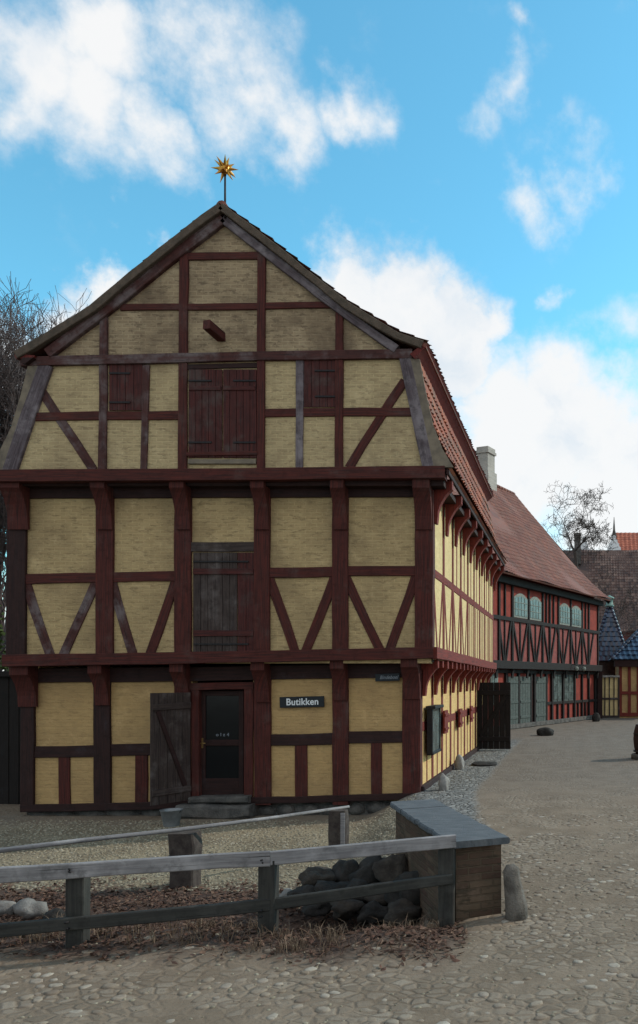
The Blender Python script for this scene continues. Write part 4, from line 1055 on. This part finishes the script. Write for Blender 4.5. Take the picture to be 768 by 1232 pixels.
# pole laid over two stubs
hr = thing('pole_barrier', 'thin pole laid across two short wooden stubs in the gravel yard', 'barrier', (-4.3, 11, -.45))
MB().tube([P(-30, 1027, 8.9), P(100, 1011, 9.55), P(218, 998, 10.1), P(320, 985, 11.0), P(420, 970.5, 12.1)], [.030, .028, .026, .024, .02], 8).build('pole', 'fencetop', hr)
def stub(xc, ytop, wpx, Y, zb, lab):
    m = MB(); p = P(xc, ytop, Y); w = wpx*Y/F; n = 4
    m.bar((p.x, Y+.1, zb), (p.x, Y+.1, p.z), w, w*.8, X, wob=.015, ch=.02, seg=5); m.build('stub', 'bark', hr)['label'] = lab
stub(218.5, 1003, 30, 10.25, -.75, 'broad weathered stub'); stub(405.5, 976, 20, 12.05, -.75, 'narrow stub near the pole end')
m = MB(); p = P(412.5, 978, 11.94); m.box((p.x-.03, 11.925, -.6), (p.x+.035, 11.94, p.z)); m.build('stub_face', 'fencetop', hr)  # thin pale strip put on to show the stub's light side

# zinc tub by the door step
b = P(206.5, 996, 14.6); tb = thing('zinc_tub', 'pale grey metal bucket standing by the shop door step', 'bucket', (b.x, 14.6, gz(b.x, 14.6)))
zz = gz(b.x, 14.6)
MB().lathe((b.x, 14.6, zz), [(.13, 0), (.13, .01), (.19, .30), (.2, .31), (.185, .31), (.175, .29), (.12, .03), (.01, .03)], 20).build('bucket_body', 'zinc', tb)
mm = MB(); mm.tube([(b.x+.19*math.cos(t), 14.6-.05, zz+.30-.10*math.sin(t)) for t in [i*.314 for i in range(11)]], .008, 5); mm.build('handle', 'iron', tb)

# stones
rocks = [(37, 1092, 9.0, .17, .12, 'rock', 'pale rounded field stone behind the fence at the far left'),
         (4, 1090, 9.0, .13, .11, 'rock', 'light stone cut off by the left picture edge behind the fence'),
         (66, 1092, 8.8, .11, .10, 'rockdark', 'dark stone touching the left side of the first fence post'),
         (349, 1064, 9.4, .16, .125, 'rock', 'round light stone just right of the middle fence post'),
         (270, 1103, 8.3, .15, .08, 'rock', 'pale flat stone sunk in litter between the fence posts'),
         (192, 1110, 8.0, .14, .07, 'rock', 'half buried stone below the lower rail right of the first post')]
for i, (x, y, Y, w, h, mt, lab) in enumerate(rocks):
    p = P(x, y, Y); p.z = gz(p.x, Y)+h*.6
    m = MB(); m.rock(p, (w, w*.8, h), i+2); solo('field_stone', m, mt, (p.x, Y, p.z-h*.6), lab, 'stone')
big = [(385, 1050, 9.3, .22, .15), (417, 1046, 9.35, .18, .17), (448, 1042, 9.3, .24, .19), (478, 1046, 9.1, .2, .22), (400, 1066, 9.0, .20, .13), (430, 1068, 8.9, .18, .12), (462, 1070, 8.9, .22, .15), (500, 1066, 8.7, .24, .24), (370, 1070, 9.05, .15, .10), (415, 1086, 8.6, .18, .12), (450, 1092, 8.6, .2, .13), (385, 1084, 8.8, .15, .10), (490, 1092, 8.5, .2, .14)]
for i, (x, y, Y, w, h) in enumerate(big):
    p = P(x, y+7, Y); m = MB(); m.rock(p, (w*1.0, w*.8, h*.95), i+20, 3, .42)
    solo('ditch_boulder', m, 'rockmid' if i % 3 == 0 else 'rockdark', (p.x, Y, p.z-h), 'large dark boulder in the heap left of the parapet', 'boulder', 'dark boulders heaped in the ditch by the parapet')
m = MB(); p = P(263, 1076, 9.3); p.z = gz(p.x, 9.3)+.05; m.rock(p, (.15, .09, .03), 44, 3, .1); solo('flat_stone', m, 'pebble', p, 'thin yellowish flat stone lying in the dry litter', 'stone')
# stones along the side wall
for i, (x, y, Y, w, h, lab) in enumerate(((534, 951, 15.9, .11, .20, 'upright corner stone at the foot of the sunny side wall'), (553, 926, 19.6, .12, .22, 'second upright guard stone further along the side wall'), (583, 921, 20.6, .33, .05, 'flat dark hatch stone set in the cobbled strip by the side wall'))):
    p = P(x, y, Y); p.z = gz(p.x, Y)+h*.6; m = MB(); m.rock(p, (w, w, h), i+60, 3, .18)
    solo('wall_stone', m, 'rockdark' if i == 2 else 'stone', (p.x, Y, p.z-h*.6), lab, 'stone')
# barrel at the right edge
bp = Vector((2.03, 22.2, 0)); bb = thing('planter_barrel', 'dark round barrel on a stone base at the right picture edge', 'barrel', bp)
MB().lathe(bp, [(.42, 0), (.42, .12), (.40, .14)], 20).build('stone_base', 'plinth', bb)
MB().lathe(bp+Z*.14, [(.29, 0), (.34, .2), (.36, .42), (.34, .64), (.29, .82), (.26, .82), (.25, .76), (.01, .76)], 24).build('barrel_body', 'dark', bb)
m = MB()
for z, r in ((.22, .352), (.70, .352)): m.lathe(bp+Z*z, [(r-.01, -.02), (r+.006, -.02), (r+.006, .02), (r-.01, .02)], 24)
m.build('hoop', 'iron', bb)
# dark stone blocks in front of the red house
for (x, y, Y, w, h, lab) in ((656, 884, 31.5, .34, .22, 'dark low stone block on the cobbles before the red house doors'), (717, 872, 42.0, .24, .30, 'dark corner stone at the foot of the red house end')):
    p = P(x, y, Y); m = MB(); m.rock((p.x, Y, h*.55), (w, w*.8, h), x, 3, .15); solo('stone_block', m, 'rockdark', (p.x, Y, 0), lab, 'stone')

# ------------------------------------------------------------------ LOOSE COVER
def in_view(x, y, pad=.6):
    return -.74*y-pad < x < .09*y+pad
def stuff(name, mb, mat, label, cat):
    o = mb.build(name, mat); tag(o, label, cat, None, 'stuff'); return o
rnd = random.Random(12)
m = MB(); n = 0
def stone_lp(m, c, r, h, rot, k=7):
    vs = []; rr = [r*rnd.uniform(.72, 1.15) for _ in range(k)]; e = rnd.uniform(.6, .95)
    for f, z in ((1.0, -.012), (.97, h*.45), (.68, h*.9)):
        for i in range(k):
            a = 6.283*i/k; x, y = rr[i]*f*math.cos(a), rr[i]*f*math.sin(a)*e
            vs.append((c[0]+x*math.cos(rot)-y*math.sin(rot), c[1]+x*math.sin(rot)+y*math.cos(rot), c[2]+z))
    vs.append((c[0], c[1], c[2]+h)); fs = [(j*k+i, j*k+(i+1) % k, (j+1)*k+(i+1) % k, (j+1)*k+i) for j in range(2) for i in range(k)]+[(2*k+i, 2*k+(i+1) % k, 3*k) for i in range(k)]
    m.add(vs, fs, None, True)
cell = .15; gy = 4.85
placed = 0
yy = 4.85
while yy < 13:
    sp = .125 if yy < 8 else .15
    xx = -.74*yy-.5
    while xx < .09*yy+.5:
        x = xx+rnd.uniform(-.04, .04); y = yy+rnd.uniform(-.04, .04)
        d = side_dist(x, y)
        if y < 6.7 or d < -.12:
            dens = mnoise.noise(Vector((x*.9+4, y*1.5, 9)))+.45*mnoise.noise(Vector((x*3, y*3, 4)))
            lim = .02 if y < 7.5 else .0
            if y > 6.15 and d > -.05: lim = .6
            if dens > lim+.02 or rnd.random() < .08:
                stone_lp(m, (x, y, gz(x, y)+rnd.uniform(-.008, .003)), rnd.uniform(.026, .064), rnd.uniform(.004, .012), rnd.uniform(0, 3.1)); placed += 1
        xx += sp
    yy += sp*.85
print('cobbles', placed)
stuff('cobblestones', m, 'cobble', 'worn pale cobblestones showing through the dirt of the lane', 'cobblestones')
m = MB()
for k in range(9000):
    y = rnd.uniform(10.1, 15.2); x = rnd.uniform(-.74*y-.3, -2.0)
    if side_dist(x, y) < .1: continue
    stone_lp(m, (x, y, gz(x, y)-.002), rnd.uniform(.014, .035), rnd.uniform(.008, .02), rnd.uniform(0, 3), 5)
for k in range(900):
    y = rnd.uniform(4.9, 12); x = rnd.uniform(-.74*y, .09*y+.3)
    stone_lp(m, (x, y, gz(x, y)-.002), rnd.uniform(.008, .022), rnd.uniform(.006, .012), rnd.uniform(0, 3), 5)
stuff('gravel', m, 'pebble', 'light gravel scattered over the yard in front of the house', 'gravel')
m = MB()
for k in range(18000):
    y = rnd.uniform(6.0, 10.9); x = rnd.uniform(-.74*y-.4, -.8)
    d = side_dist(x, y)
    if d < .12: continue
    if mnoise.noise(Vector((x*1.4, y*1.4, 2))) < -.22 and rnd.random() < .7: continue
    if rnd.random() > sstep(5.95, 6.9, y+.5*mnoise.noise(Vector((x*1.8, y, 7)))) or rnd.random() < sstep(9.9, 10.9, y+.4*mnoise.noise(Vector((x, y, 3)))): continue
    p = Vector((x, y, gz(x, y)+rnd.uniform(.002, .03))); a = Vector((rnd.gauss(0, 1), rnd.gauss(0, 1), rnd.gauss(0, .35))).normalized()*rnd.uniform(.018, .045)
    b = a.cross(Vector((rnd.gauss(0, .4), rnd.gauss(0, .4), 1))).normalized()*rnd.uniform(.010, .024); c = Vector((0, 0, rnd.uniform(-.01, .012)))
    m.add([p-a, p-a*.2+b, p+a*.9, p-a*.2-b, p+c], [(0, 4, 1), (1, 4, 2), (2, 4, 3), (3, 4, 0)])
for k in range(1500):
    y = rnd.uniform(6.2, 9.6); x = rnd.uniform(-.74*y-.4, -1.0)
    if side_dist(x, y) < .15: continue
    p = Vector((x, y, gz(x, y)+.01)); a = Vector((rnd.gauss(0, 1), rnd.gauss(0, 1), rnd.uniform(0, .5))).normalized()*rnd.uniform(.06, .22)
    m.tube([p, p+a*.5+Vector((0, 0, .01)), p+a], [.004, .003, .002], 3, cap=False)
stuff('leaf_litter', m, 'dryleaf', 'red brown dead leaves and twigs covering the bank under the fence', 'leaf litter')
m = MB()
for k in range(520):
    y = rnd.uniform(6.3, 8.6); x = rnd.uniform(-.74*y-.3, -1.1)
    if side_dist(x, y) < .12: continue
    if mnoise.noise(Vector((x*1.1+9, y*1.1, 2))) < .0: continue
    for j in range(rnd.randint(8, 18)):
        p = Vector((x+rnd.gauss(0, .04), y+rnd.gauss(0, .04), gz(x, y)-.01)); h = rnd.uniform(.05, .17); o = Vector((rnd.gauss(0, .5), rnd.gauss(0, .5), 0))*h
        w = Vector((rnd.uniform(-1, 1), rnd.uniform(-1, 1), 0)).normalized()*.0035
        q = p+o*.35+Z*h*.65; e = p+o+Z*h*.85
        m.add([p-w, p+w, q+w*.8, q-w*.8, e], [(0, 1, 2, 3), (3, 2, 4)])
stuff('dry_grass', m, 'drygrass', 'tufts of bleached dry grass along the fence line', 'grass')
